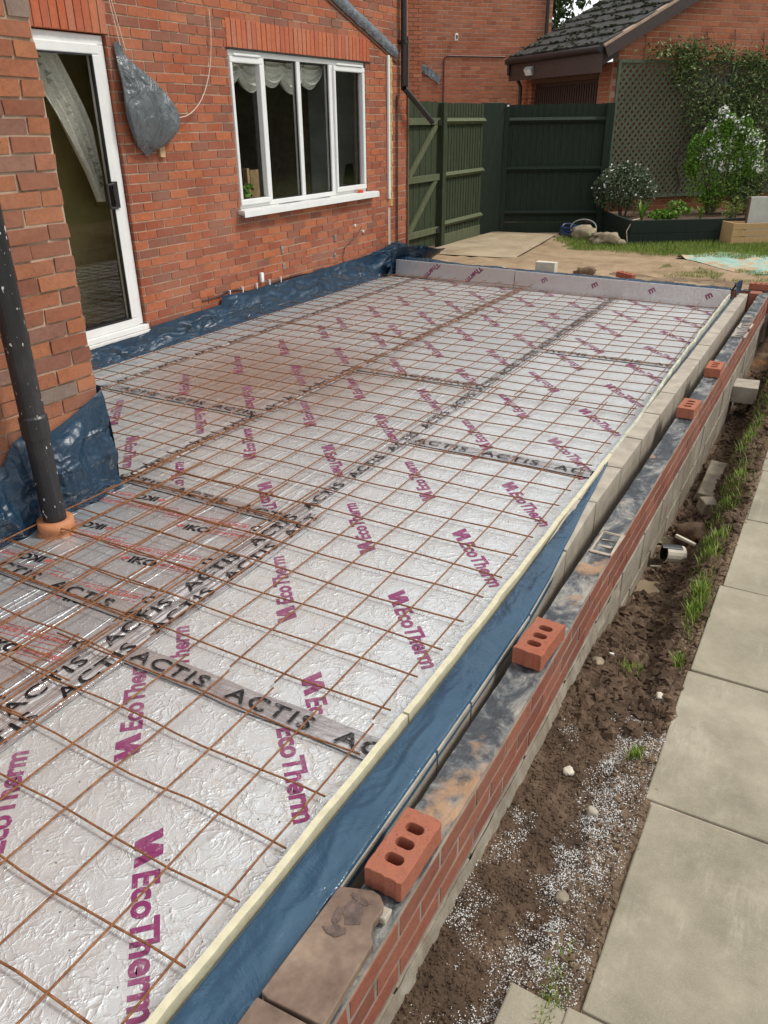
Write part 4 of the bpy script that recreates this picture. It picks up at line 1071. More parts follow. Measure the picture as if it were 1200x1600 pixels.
while Y < 7.6:
    ya, yb = Y, min(Y + .44, 7.62); zt_ = -.103
    for rr in range(2):
        skew_box(MB(), ya + (.0 if rr == 0 else -.2), yb - .008 + (0 if rr == 0 else -.2), lambda y: OX1(y) - .09, lambda y: OX1(y) + .004, zt_ - .215 - .225 * rr, zt_ - .225 * rr, .002).build('concrete_block', M['block_stain'], ow, bevel=.003)
    Y += .45
# smeared mortar fillet under the bricks at the near end
sheet('mortar_smear', lambda u, v: (OX1(-3 + v * 4.4) + .006 + .012 * u + .004 * fractal(u, v * 30, 0, 2), -3 + v * 4.4, -.102 - .06 * u + .008 * fractal(0, v * 4.4, u, 6)), 4, 200, M['block_stain'], ow)
# DPC strip on top, cupped a little
def dpc_fn(u, v):
    y = -3.0 + v * 10.6; a, b_ = OX0(y) - .004, OX1(y) - .006
    return (a + u * (b_ - a) + .002 * fractal(0, y, 0, 8), y, .1335 + .004 * abs(fractal(u, y, 0, 5)) + .002 * fractal(u * 3, y, 1, 20))
sheet('damp_proof_strip', dpc_fn, 12, 700, M['dpc'], ow)
# mortar print of a brick with three holes left on the strip
pr = MB(); 
for (cy) in (1.30, 5.55, 5.9):
    for (dx, dy, a, b_) in ((-.046, 0, .012, .21), (.046, 0, .012, .21), (0, -.10, .085, .012), (0, .10, .085, .012), (0, -.033, .06, .010), (0, .033, .06, .010)):
        pr.box(.395 + dx - a / 2, .395 + dx + a / 2, cy + dy - b_ / 2, cy + dy + b_ / 2, .135, .1405, jit=.0045)
pr.build('mortar_print', M['mortar_grey'], ow, bevel=.002)
# far outer wall (returns left behind the upstand)
fw = thing('far_brick_wall', 'low far end wall of new red brick behind the silver upstand', 'wall')
for r in range(3):
    X = -4.2 - (.11 if r % 2 else 0); z0 = .13 - .075 * (r + 1) + .008
    while X < .45:
        xa, xb = max(-4.2, X), min(X + .215, .46); yy = 7.66 - .03 * xa
        if xb - xa > .03: MB().box(xa, xb, yy, yy + .1, z0, z0 + .066, jit=.0015).build('brick', M['brick_new'], fw, bevel=.002)
        X += .225
mb = MB(); mb.poly([(-4.2, 7.79, .128), (.455, 7.655, .128), (.455, 7.74, .128), (-4.2, 7.885, .128)]).poly([(-4.2, 7.79, -.7), (.455, 7.655, -.7), (.455, 7.655, .128), (-4.2, 7.79, .128)])
mb.build('mortar_joint', M['mortar_grey'], fw)
sheet('damp_proof_strip', lambda u, v: (-4.2 + u * 4.6, 7.785 - .03 * (u * 4.6 - 0) + v * .10, .1345 + .004 * fractal(u * 9, v, 0, 3)), 90, 4, M['dpc'], fw)
MB().box(.235, .345, 7.50, 7.66, -.6, .14, jit=.002).build('brick_pier', M['brick_new'], fw, bevel=.002)

# =================================================================== loose bricks with three holes
def holed_prism(outer, holes, z0, z1, mat, name):
    bm = bmesh.new()
    def loop(pts, z): 
        vs = [bm.verts.new((p[0], p[1], z)) for p in pts]; es = [bm.edges.new((vs[i], vs[(i + 1) % len(vs)])) for i in range(len(vs))]; return vs, es
    for z in (z0, z1):
        es = []; L0 = [loop(outer, z)] + [loop(h, z) for h in holes]
        for l in L0: es += l[1]
        bmesh.ops.triangle_fill(bm, use_beauty=True, edges=es)
        if z == z0: A = L0
        else: Bt = L0
    for (a, _), (b_, _) in zip(A, Bt):
        for i in range(len(a)):
            j = (i + 1) % len(a); bm.faces.new((a[i], a[j], b_[j], b_[i]))
    bmesh.ops.recalc_face_normals(bm, faces=bm.faces[:]); me = bpy.data.meshes.new(name); bm.to_mesh(me); bm.free(); me.materials.append(mat); return me
def stadium(cx, cy, lx, ly, n=7):
    r_ = min(lx, ly) / 2 * .95; o = []
    for q, (sx, sy) in enumerate(((1, 1), (-1, 1), (-1, -1), (1, -1))):
        for k in range(n): a = R(90) * (q + k / (n - 1)); o.append((cx + sx * (lx / 2 - r_) + r_ * math.cos(a), cy + sy * (ly / 2 - r_) + r_ * math.sin(a)))
    return o
def rough_rect(w_, l, n=9, a=.0022):
    p = []
    cs = [(-w_ / 2, -l / 2), (w_ / 2, -l / 2), (w_ / 2, l / 2), (-w_ / 2, l / 2)]
    for k in range(4):
        s_, e_ = cs[k], cs[(k + 1) % 4]
        for i in range(n): f = i / n; rr = a * (1.6 if i == 0 else 1); p.append((s_[0] + (e_[0] - s_[0]) * f + random.uniform(-rr, rr), s_[1] + (e_[1] - s_[1]) * f + random.uniform(-rr, rr)))
    return p
def loose_brick(x, y, z, rz, label, rx=0):
    me = holed_prism(rough_rect(.1025, .215), [stadium(0, d, .050, .030) for d in (-.052, 0, .052)], 0, .065, M['brick_loose'], 'three_hole_brick')
    o = link('three_hole_brick', me, loc=(x, y, z), rot=(rx, 0, rz)); bv = o.modifiers.new('b', 'BEVEL'); bv.width = .002; bv.segments = 2; bv.limit_method = 'ANGLE'
    return tag(o, label, 'brick', 'loose three hole bricks set on the outer wall')
ZB = .139
loose_brick(.400, -.595, ZB, R(-1), 'nearest orange brick with three holes, on the outer wall beside the brown stone slab')
loose_brick(.398, .405, ZB, R(-3), 'second nearest three hole brick on the outer wall, above the pebbly soil')
loose_brick(.385, 3.23, ZB, R(-2), 'third three hole brick along the outer wall, nearer of the close pair')
loose_brick(.385, 4.22, ZB, R(1), 'fourth three hole brick along the outer wall, farther of the close pair')
loose_brick(.31, 7.74, ZB + .003, R(88), 'farthest three hole brick, lying across the end of the outer wall')
loose_brick(-1.30, 8.45, .03, R(75), 'three hole brick half buried in the sandy soil behind the far wall', rx=.1)

# stone coping pieces near
def slab(name, pts, z0, z1, mat, **k):
    me = holed_prism(pts, [], z0, z1, mat, name); o = link(name, me, **k); bv = o.modifiers.new('b', 'BEVEL'); bv.width = .004; bv.segments = 2; bv.limit_method = 'ANGLE'; return o
cp = slab('stone_slab', [(.308, -.755), (.33, -.745), (.385, -.725), (.405, -.728), (.425, -.745), (.432, -.765), (.428, -.80), (.437, -.825), (.452, -.84), (.455, -1.045), (.32, -1.055), (.30, -1.05)], .144, .170, M['sandstone'])
tag(cp, 'brown sandstone slab with a dark hand sized mark, resting on the near end of the walls', 'stone slab')
def blob(cx, cy, rx, ry, z, rot=0, n=22, seed=0, a=.25):
    return [(cx + math.cos(rot) * rx * math.cos(t) * (1 + a * fractal(math.cos(t), math.sin(t), seed, 1.6)) - math.sin(rot) * ry * math.sin(t), cy + math.sin(rot) * rx * math.cos(t) + math.cos(rot) * ry * math.sin(t) * (1 + a * fractal(math.cos(t), math.sin(t), seed + 5, 1.6)), z) for t in np.linspace(0, 2 * math.pi, n, endpoint=False)]
mk = MB(); mk.poly(blob(.374, -.80, .026, .030, .1712, .3, seed=1, a=.5)).poly(blob(.372, -.762, .030, .009, .1716, -.1, seed=2, a=.5)).poly(blob(.347, -.825, .010, .028, .1720, .2, seed=3, a=.5)).poly(blob(.362, -.858, .028, .012, .1724, .3, seed=4, a=.5))
mk.build('worn_mark', M['sandstone_dark'], cp)
cp2 = slab('stone_slab', [(.30, -1.062), (.456, -1.055), (.46, -1.9), (.29, -1.9)], .144, .170, M['sandstone'])
tag(cp2, 'plain brown sandstone slab at the very bottom edge next to the marked one', 'stone slab')
tag(MB().box(.408, .447, -.775, -.742, .139, .160, jit=.006).build('stone_chip', M['concrete_block'], bevel=.004), 'pale wedge of mortar between the nearest loose brick and the stone slab', 'stone')

# far things on the end wall
tag(MB().box(-2.245, -2.0, 7.76, 7.88, .135, .26, jit=.003).build('pale_block', M['pale_block'], bevel=.004), 'pale cream block standing on the far end wall', 'block')
tag(MB().box(-3.25, -2.78, 8.05, 8.17, .05, .10, mtx=Matrix.Rotation(0, 4, 'Z')).build('white_plank', M['pale_block'], bevel=.004), 'cream plank lying behind the far end wall near the path', 'plank')
tag(MB().box(-3.95, -2.4, 8.28, 8.34, -.02, .035, jit=.004).build('edging_board', M['brown_trim'], bevel=.003), 'weathered timber edging board at the near side of the concrete path', 'board')

# =================================================================== trench contents
def clods(name, n, xr, yr, s0, s1, mat, label, seed, cond=None):
    r = np.random.default_rng(seed); V = []; F = []
    base = [(0, 0, 1), (1, 0, 0), (0, 1, 0), (-1, 0, 0), (0, -1, 0), (0, 0, -1)]; bf = [(0, 1, 2), (0, 2, 3), (0, 3, 4), (0, 4, 1), (5, 2, 1), (5, 3, 2), (5, 4, 3), (5, 1, 4)]
    for _ in range(n):
        x = r.uniform(*xr); y = r.uniform(*yr)
        if cond and not cond(x, y, r): continue
        s_ = s0 + (s1 - s0) * r.random() ** 3; z = gz(x, y); k = len(V); q = Matrix.Rotation(r.uniform(0, 6), 3, 'Z') @ Matrix.Rotation(r.uniform(0, 3), 3, 'X')
        for b_ in base:
            p = q @ (Vector(b_) * s_ * r.uniform(.6, 1.2)); V.append((x + p.x, y + p.y, z + p.z * .7 + s_ * .2))
        F += [tuple(k + i for i in t_) for t_ in bf]
    return tag(link(name, mesh_from(V, F, name, [mat], smooth=False)), label, 'soil', kind='stuff')
clods('soil_clods', 15000, (.47, .85), (.45, 6.8), .004, .034, M['soil'], 'dark crumbly clods heaped in the trench', 3)
clods('bank_clods', 9000, (.74, .885), (-1.2, 7.0), .003, .014, M['soil_bank'], 'brown crumbs of soil along the patio edge', 5)
clods('fine_soil', 14000, (.47, .84), (-1.3, .8), .002, .009, M['soil'], 'fine dark soil crumbs in the near part of the trench', 6)
# polystyrene beads
r = np.random.default_rng(11); V = []; F = []; cnt = 0
while cnt < 34000:
    x = r.uniform(.47, .86); y = r.uniform(-1.35, .75)
    d_ = .2 - .5 * max(0, min(1, (.68 - x) / .08)) + 1.0 * fractal(x, y, 20, 5) + .5 * fractal(x, y, 7, 14) + 1.3 * math.exp(-((x - .74) / .06) ** 2) * (1 + 1.5 * fractal(x, y, 11, 9)) + (.12 if y < 0 else 0)
    if y > .5: d_ -= .5
    if r.random() > d_ * .7: 
        cnt += .2; continue
    cnt += 1; s_ = .0006 + .0016 * r.random() ** 1.8; z = gz(x, y) + .003 + r.random() * .002; k = len(V)
    a = r.uniform(0, 6)
    for t_ in range(3): V.append((x + s_ * 1.5 * math.cos(a + t_ * 2.1) * r.uniform(.5, 1.3), y + s_ * 1.5 * math.sin(a + t_ * 2.1), z))
    V.append((x, y, z + s_ * 1.3)); F += [(k, k + 1, k + 3), (k + 1, k + 2, k + 3), (k + 2, k, k + 3), (k, k + 2, k + 1)]
tag(link('polystyrene_beads', mesh_from(V, F, 'beads', [M['petal']])), 'white polystyrene crumbs strewn over the dark soil of the trench', 'polystyrene', kind='stuff')

def stone(name, x, y, z, s_, mat, label, cat='stone', sc=(1, 1, .7), rz=0, seed=0, sub=3, rough=.35, parent=None, group=None):
    bm = bmesh.new(); bmesh.ops.create_icosphere(bm, subdivisions=sub, radius=1)
    for v in bm.verts:
        f = 1 + rough * fractal(v.co.x, v.co.y, v.co.z + seed * 3.7, 1.2); v.co *= f
        v.co = Vector((v.co.x * sc[0], v.co.y * sc[1], v.co.z * sc[2])) * s_
    me = bpy.data.meshes.new(name); bm.to_mesh(me); bm.free(); me.materials.append(mat)
    for p in me.polygons: p.use_smooth = True
    o = link(name, me, None, parent, loc=(x, y, z), rot=(0, 0, rz))
    if label: tag(o, label, cat, group)
    return o
stone('pebble', .72, .065, gz(.72, .065) + .012, .020, M['concrete_block'], 'round tan pebble in the white crumbs, beside the patio slab edge', seed=2)
stone('pebble', .735, -.29, gz(.735, -.29) + .012, .020, M['rubble'], 'brown pebble at the foot of the bank near the patch of white crumbs', seed=3)
stone('pebble', .60, .20, gz(.60, .20) + .01, .018, M['pale_block'], 'pale pebble in the middle of the dark soil beyond the nearest loose brick', seed=4)
stone('rock_lump', .505, .90, gz(.505, .9) + .012, .026, M['rock'], 'small orange brown stone at the foot of the brick wall', seed=5)
stone('rock_lump', .79, .70, gz(.79, .7) + .01, .016, M['pale_block'], 'small cream stone against the soil bank by the patio', seed=6)
stone('rock_lump', .62, 1.02, gz(.62, 1.02) + .01, .034, M['soil'], 'rounded dark clod at the top of the near soil hollow', seed=7)
stone('rock_lump', .60, 2.62, gz(.60, 2.62) + .04, .085, M['soil'], 'large muddy lump behind the broken pipe', sc=(1, 1.3, .8), seed=8, rough=.7)
# white polystyrene scrap and debris
tag(MB().box(-.015, .015, -.004, .004, 0, .006, jit=.002).build('white_scrap', M['white'], loc=(.535, .99, gz(.535, .99) + .012), rot=(0, .1, .2)), 'small white scrap lying on the soil beside the orange brown stone', 'scrap')
tag(MB().box(-.028, .028, -.004, .004, 0, .006, jit=.002).build('white_stick', M['pale_block'], loc=(.50, 2.12, trench_floor(2.1) + .02), rot=(0, 0, .3)), 'thin pale splinter in the muddy water below the broken pipe', 'splinter')
tag(MB().box(-.004, .004, -.003, .003, 0, .008).build('red_scrap', M['red'], loc=(.60, -.97, gz(.6, -.97) + .004)), 'tiny red scrap on the soil at the bottom edge of the photo', 'scrap')
# puddle
pd = MB().poly(blob(.52, 1.85, .075, .16, trench_floor(1.85) - .022, .1, 26, 3)).poly(blob(.53, 2.42, .09, .30, trench_floor(2.4) + .0, 0, 30, 4))
tag(pd.build('puddle', M['mudwater']), 'puddles of muddy water along the wall in the trench', 'puddle', kind='structure')
# broken pipe
bp = thing('broken_pipe', 'short broken piece of cream and black pipe lying in the trench', 'pipe', loc=(.555, 2.26, trench_floor(2.26) + .055)); bp.rotation_euler = (R(80), 0, R(-55))
def arc_pipe(r0, r1, a0, a1, z0, z1, mat, name, n=18):
    V = []; F = []
    for k in range(n + 1):
        a = a0 + (a1 - a0) * k / n
        for (r_, z) in ((r0, z0), (r1, z0), (r1, z1), (r0, z1)): V.append((r_ * math.cos(a), r_ * math.sin(a), z))
    for k in range(n):
        for j in range(4): j2 = (j + 1) % 4; F.append((4 * k + j, 4 * k + j2, 4 * k + 4 + j2, 4 * k + 4 + j))
    F += [(0, 1, 2, 3), (4 * n + 3, 4 * n + 2, 4 * n + 1, 4 * n)]
    return link(name, mesh_from(V, F, name, [mat]), None, bp)
arc_pipe(.046, .052, 0, R(360), -.06, .05, M['pale_block'], 'pipe_shell'); arc_pipe(.040, .045, 0, R(360), -.062, .05, M['black_rubber'], 'pipe_liner')
arc_pipe(.0525, .056, R(60), R(150), -.04, .08, M['black_rubber'], 'pipe_band')
tag(MB().box(-.06, .06, -.009, .009, 0, .014, jit=.002).build('pale_stick', M['pale_block'], loc=(.60, 2.36, trench_floor(2.3) + .105), rot=(0, .1, -.35)), 'cream sliver of plastic resting on top of the broken pipe', 'splinter')
# concrete lumps in the deep part
tag(MB().box(-.055, .055, -.05, .05, -.04, .045, jit=.012).build('concrete_lump', M['rubble'], loc=(.62, 3.02, trench_floor(3.0) + .09), rot=(.15, .1, .5), bevel=.006), 'broken grey concrete lump wedged in the trench beyond the pipe', 'rubble')
tag(MB().box(-.05, .06, -.30, .30, -.03, .03, jit=.012).build('concrete_footing', M['rubble'], loc=(.56, 3.6, trench_floor(3.6) + .06), rot=(.03, .12, .0), bevel=.008), 'long rough slab of old footing lying along the deep trench', 'rubble')
tag(MB().box(-.10, .10, -.14, .14, -.07, .07, jit=.004).build('grey_block', M['concrete_block'], loc=(.53, 5.45, -.32), rot=(0, .02, .05), bevel=.005), 'grey concrete block sticking out of the far trench bank', 'block')
tag(MB().box(.66, .98, 5.9, 6.6, -.17, -.11, jit=.01).build('buried_flag', M['flag'], bevel=.006), 'paving flag buried in soil beside the far trench', 'paving slab')
tag(MB().box(.50, .62, 7.2, 7.9, -.16, -.08, jit=.02).build('slate_piece', M['lead'], bevel=.006), 'blue grey slate piece beyond the far end of the trench', 'slate')

# =================================================================== grass and weeds
def grass(name, n, fx, label, h0, h1, seed, z=None, mat=None, spread=.5):
    r = np.random.default_rng(seed); V = []; F = []
    c = 0
    while c < n:
        p = fx(r)
        if p is None: c += .05; continue
        c += 1; x, y = p; zz_ = gz(x, y) if z is None else z
        h = r.uniform(h0, h1); a = r.uniform(0, 6.28); l = r.uniform(.1, spread) * h; wd = .0016 + h * .012
        dx, dy = math.cos(a), math.sin(a); k = len(V)
        V += [(x - dy * wd, y + dx * wd, zz_ - .004), (x + dy * wd, y - dx * wd, zz_ - .004), (x + dx * l * .4 + dy * wd * .7, y + dy * l * .4 - dx * wd * .7, zz_ + h * .6), (x + dx * l * .4 - dy * wd * .7, y + dy * l * .4 + dx * wd * .7, zz_ + h * .6), (x + dx * l, y + dy * l, zz_ + h)]
        F += [(k, k + 1, k + 2, k + 3), (k + 3, k + 2, k + 4)]
    return tag(link(name, mesh_from(V, F, name, [mat or M['grass']])), label, 'grass', kind='stuff')
def lawn_fx(r):
    x = r.uniform(-3.3, .3); y = r.uniform(10.6, 12.6)
    lo = interp(x, [-3.3, -2.6, -1.2, .3], [11.6, 10.8, 10.7, 11.0]); hi = interp(x, [-3.3, -2.1, -.6, .3], [12.5, 11.75, 12.7, 13.3])
    if y < lo + .25 * fractal(x, y, 0, 3) or y > hi: return None
    return x, y
grass('lawn_grass', 16000, lawn_fx, 'strip of short lawn grass in front of the green raised bed', .02, .07, 21, z=.0)
grass('verge_grass', 2500, lambda r: (lambda x, y: (x, y) if fractal(x, y, 3, 2) > -.05 else None)(r.uniform(-1.1, .3), r.uniform(8.9, 9.8)), 'sparse grass beside the faded tarpaulin', .015, .04, 22, z=.01)
spots = [(.76, 2.05, .03, .14, .07), (.745, 2.85, .045, .26, .09), (.72, 3.9, .04, .32, .10), (.71, 5.0, .05, .4, .10), (.72, 6.4, .06, .5, .10), (.80, 1.42, .02, .12, .05), (.66, .93, .035, .04, .03), (.72, .90, .03, .03, .025)]
def tuft_fx(r):
    s_ = spots[r.integers(0, 6)]; return (s_[0] + r.normal() * s_[2] * .8, s_[1] + r.normal() * s_[3] * .8) if r.random() < .96 else (r.uniform(.66, .86), r.uniform(1.2, 7))
grass('bank_grass', 5200, tuft_fx, 'bright grass tufts growing on the bank between trench and patio', .02, .075, 23, spread=.8)
def tuft2(r):
    s_ = ((.64, .93, .03, .05), (.80, -.60, .018, .13), (.775, -.83, .022, .08), (.78, .35, .015, .03), (.81, .95, .015, .06))[r.integers(0, 5)]; return (s_[0] + r.normal() * s_[2] * .7, s_[1] + r.normal() * s_[3] * .5)
grass('trench_grass', 700, tuft2, 'small sparse grass tufts along the near patio edge', .012, .045, 24, spread=.9)

# =================================================================== gate and fences
gate = thing('timber_gate', 'mossy green ledged timber gate with two diagonal braces beside the house corner', 'gate')
gx = -4.72
k = 0; y = 9.0
while y < 10.09:
    MB().box(gx - .03, gx - .012 + (k % 2) * .004, y, y + .093, .04, 2.07 + random.uniform(-.008, .01), jit=.0015).build('board', M['green_gate'], gate); y += .098; k += 1
for z in (1.81, 1.04, .27): MB().box(gx - .008, gx + .04, 9.02, 10.08, z - .045, z + .045).build('ledge', M['green_rail'], gate, bevel=.003)
for (z0, z1) in ((1.08, 1.78), (.31, 1.01)):
    a = Vector((gx + .014, 9.10, z0)); b_ = Vector((gx + .014, 10.0, z1)); d = b_ - a; ln = d.length; th = math.atan2(d.z, d.y)
    mt = Matrix.Translation(a) @ Matrix.Rotation(th, 4, 'X'); MB().box(-.02, .02, 0, ln, -.042, .042, mt).build('brace', M['green_rail'], gate, bevel=.003)
for z in (1.80, .27):
    h = MB().box(gx + .04, gx + .052, 9.98, 10.10, z - .012, z + .012).tube([(gx + .055, 10.06, z - .05), (gx + .055, 10.06, z + .04)], .012, 8); h.box(gx + .041, gx + .056, 10.0, 10.04, z - .05, z + .03); h.build('hinge', M['black_rubber'], gate)
def post(x, y, h, s_, mat, parent, rz=0, z0=0):
    return MB().box(-s_ / 2, s_ / 2, -s_ / 2, s_ / 2, z0, h).build('post', mat, parent, bevel=.006, loc=(x, y, 0), rot=(0, 0, rz))
f1 = thing('side_fence', 'green featheredge fence panel between the gate post and the corner post', 'fence')
post(gx + .02, 10.17, 2.06, .12, M['green_gate'], f1)
def fence_panel(par, P, Q, ztop_, mat, rail, gravel, side, rails=(1.81, 1.05, .33), step=.105):
    P = Vector((*P, 0)); Q = Vector((*Q, 0)); d = Q - P; ln = d.length; ang = math.atan2(d.y, d.x); s_ = 0
    while s_ < ln - .02:
        w_ = min(step, ln - s_)
        mb = MB().box(s_, s_ + w_ + .012, .0, .008, .17, ztop_ + random.uniform(-.006, .008)); 
        o = mb.build('board', mat, par, loc=P, rot=(0, 0, ang)); 
        for v in o.data.vertices:
            if v.co.x > s_ + .01: v.co.y += .009
        s_ += step
    for z in rails: 
        MB().tube([(0.02, side * .035, z), (ln - .02, side * .035, z)], .045, 4).build('rail', rail, par, loc=P, rot=(0, 0, ang))
    MB().box(0, ln, -.012 + side * .01, .012 + side * .01, -.02, .165).build('gravel_board', gravel, par, loc=P, rot=(0, 0, ang), bevel=.003)
fence_panel(f1, (gx - .02, 11.84), (gx - .02, 10.24), 2.06, M['green_gate'], M['green_rail'], M['green_rail'], 1)
f2 = thing('back_fence', 'dark green featheredge fence panel in front of the garage door', 'fence')
MB().box(-.20, .20, -.05, .05, 0, 2.08).build('post', M['green_dark'], f2, bevel=.006, loc=(-4.68, 12.10, 0), rot=(0, 0, R(52))); post(-4.50, 12.30, 2.07, .09, M['green_dark'], f2, R(24)); post(-2.93, 13.02, 2.06, .13, M['green_dark'], f2, R(24))
fence_panel(f2, (-4.50, 12.33), (-2.98, 13.03), 2.05, M['green_dark'], M['green_dark'], M['green_dark'], -1)
MB().box(0, .03, -.02, 0, 2.03, 2.06).build('white_fixing', M['white'], f2, loc=(-4.48, 12.25, -.01))

# =================================================================== garage
ga = thing('garage', 'brick garage with mossy dark tiled roof and brown door behind the green fence', 'garage')
G = Vector((-3.02, 13.56, 0)); A_ = Vector((-.765, .644, 0)); B_ = Vector((.644, .765, 0))
gw = link('gable_wall', None, None, ga)
brick_wall(gw, G, B_, -.02, 5.2, 0, 5.2, [], M['brick_far'], M['mortar'], 300, backing=False, course=.09, key=lambda it: (it[0] > 3.7) * 100 + abs(it[2] - 3.2), L_=.25, top=lambda u: 2.99 + .50 * u)
gb_ = MB()
for k in range(26):
    a_ = -.01 + k * .2; h_ = 3.0 + .50 * a_
    gb_.box(a_, a_ + .2, .004, .16, 0, h_, Matrix.Translation(G) @ Matrix.Rotation(math.atan2(B_.y, B_.x), 4, 'Z'))
gb_.build('mortar_joint', M['mortar'], gw)
fwl = link('front_wall', None, None, ga)
# front wall: pier, door opening, far pier, lintel zone
brick_wall(fwl, G, A_, .0, 3.45, 0, 2.70, [(.55, 2.87, -.1, 2.56)], M['brick_far'], M['mortar'], 150, flip=True)
angA = math.atan2(A_.y, A_.x)
gdo = link('garage_door', None, None, ga)
mtA = Matrix.Translation(G) @ Matrix.Rotation(angA, 4, 'Z')
mb = MB(); mb.box(.57, 2.85, -.10, -.08, 0, 2.5, mtA); mb.build('door_leaf', M['brown_paint'], gdo)
rb = []
for k in range(28):
    x = .60 + k * .081; MB().box(x, x + .045, -.078, -.062, .02, 2.40, mtA).build('door_rib', M['brown_paint'], gdo)
MB().box(.55, 2.87, -.02, .03, 2.46, 2.56, mtA).build('door_head', M['brown_trim'], gdo)
roof = link('roof', None, None, ga)
SL = math.atan2(.50, 1.0)
# roof plane: along A (eave), up-slope along B with rise
U = A_; W_ = (B_ * math.cos(SL) + Vector((0, 0, math.sin(SL)))); N_ = U.cross(W_).normalized() 
if N_.z < 0: N_ = -N_
RO = G + Vector((0, 0, 2.92)) - B_ * .42 - Vector((0, 0, .5 * .42)) + Vector((0, 0, .21))
fr = Matrix((( U.x, W_.x, N_.x, RO.x), (U.y, W_.y, N_.y, RO.y), (U.z, W_.z, N_.z, RO.z), (0, 0, 0, 1)))
MB().box(-.10, 3.08, .05, 6.0, -.06, -.02, fr).build('roof_deck', M['brown_paint'], roof)
cnt = 0
for r_ in range(17):
    for k in range(11):
        x = -.12 + k * .30 + (.15 if r_ % 2 else 0)
        if x > 3.0: continue
        v0 = r_ * .345; wdt = min(.298, 3.12 - x)
        mt = fr @ Matrix.Translation((x, v0, .012)) @ Matrix.Rotation(R(-3.4) , 4, 'X')
        MB().box(0, wdt, 0, .42, .0, .032, mt, jit=.004).build('roof_tile', M['tile'], roof)
ms_ = MB()
for _ in range(650):
    r_ = random.randrange(0, 12); x = random.uniform(0, 3.1); s_ = random.uniform(.008, .03); p = fr @ Vector((x, r_ * .345 + random.choice((-.0, random.uniform(0, .3))), .05))
    ms_.box(p.x - s_, p.x + s_, p.y - s_, p.y + s_, p.z - s_ * .5, p.z + s_ * .4, jit=s_ * .4)
tag(ms_.build('moss', simple('dark_moss', (.035, .045, .02), .95, nscale=20, bstr=.3), roof), kind='stuff')
# verge barge board and cream undercloak
MB().box(-.16, -.12, .0, 6, -.20, -.03, fr).build('barge_board', M['brown_paint'], roof)
MB().box(-.15, -.02, .0, 6, -.028, .010, fr).build('verge_mortar', M['mortar'], roof)
MB().box(-.10, 3.10, -.0, .03, -.40, -.10, fr @ Matrix.Rotation(-SL, 4, 'X')).build('fascia', M['brown_paint'], roof)
MB().tube([fr @ Vector((-.12, -.06, -.03)), fr @ Vector((3.12, -.06, -.03))], .058, 12).build('gutter', M['black_pipe'], roof)
g0 = fr @ Vector((3.06, -.05, -.03)); 
MB().tube([g0, g0 + Vector((0, 0, -.22)), g0 + Vector((0, 0, -.32)) + B_ * .22, g0 + Vector((0, 0, -.45)) + B_ * .30, g0 + Vector((0, 0, -2.6)) + B_ * .30], .034, 10).build('downpipe', M['black_pipe'], roof)
MB().box(0, .32, -.04, .36, -.30, -.08, fr).build('eave_box', M['brown_paint'], roof)
# flood light under the gutter
fp = mtA @ Vector((2.2, .46, 2.66)); fld = thing('flood_light', 'grey flood light fixed under the garage gutter', 'lamp', loc=fp)
fld.rotation_euler = (0, 0, angA + R(180))
MB().box(-.10, .10, -.05, .05, -.07, .07).build('housing', M['grey_hose'], fld, bevel=.02, rot=(.6, 0, .3)); MB().box(-.02, .02, .03, .2, -.01, .02).build('bracket', M['black_rubber'], fld)
MB().box(-.085, .085, -.058, -.052, -.055, .055).build('lens', M['white'], fld, rot=(.6, 0, .3))

# neighbouring house behind
nh = thing('neighbour_house', 'tall red brick neighbouring wall beyond the gate with white camera', 'house')
Lp = Vector((-5.88, 15.97, 0)) + A_ * .35
nw = link('wall', None, None, nh)
brick_wall(nw, Lp, B_, -4.2, 1.08, 0, 5.4, [], M['brick_far'], M['mortar_grey'], 300, key=lambda it: (it[0] < -2.2) * 100 + abs(it[2] - 3.3))
MB().box(-2.33, -1.95, .02 - .09, .0, 1.2, 5.4, Matrix.Translation(Lp) @ Matrix.Rotation(math.atan2(B_.y, B_.x), 4, 'Z')).build('pilaster', M['mortar_grey'], nw)
brick_wall(nw, Lp - A_ * .09, B_, -2.34, -1.95, 0, 5.4, [], M['brick_far'], M['mortar_grey'], 0, backing=False, depth=.085)
mtB = Matrix.Translation(Lp) @ Matrix.Rotation(math.atan2(B_.y, B_.x), 4, 'Z')
MB().box(1.0, 1.08, 0, 4, 0, 5.4, mtB).build('side_wall', M['mortar'], nw)
MB().tube([mtB @ Vector((.93, -.06, 3.0)), mtB @ Vector((.93, -.06, 5.4))], .04, 12).build('downpipe', M['black_pipe'], nh)
MB().tube([mtB @ Vector(p) for p in ((-1.42, -.015, 1.8), (-1.42, -.015, 2.95), (-1.40, -.015, 3.0), (-1.34, -.015, 3.02), (-.0, -.015, 3.02))], .014, 6).build('cable_conduit', M['red_cable'], nh)
sheet('lead_flashing', lambda u, v: tuple(mtB @ Vector((-1.97 + u * .46, -.02 - .02 * abs(fractal(u * 3, v * 2, 0, 3)), 2.92 - u * .26 - v * .16 + .02 * fractal(u, v, 2, 6)))), 20, 6, M['lead'], nh)
cm_ = thing('security_camera', 'small white security camera on the tall neighbouring brick wall', 'camera', loc=mtB @ Vector((-1.17, -.03, 3.35)))
cm_.rotation_euler = (0, 0, math.atan2(B_.y, B_.x))
MB().box(-.035, .035, -.05, .0, -.07, .07).build('housing', M['white'], cm_, bevel=.02); MB().box(-.018, .018, -.056, -.051, -.03, .04).build('lens', M['black_rubber'], cm_, bevel=.002)

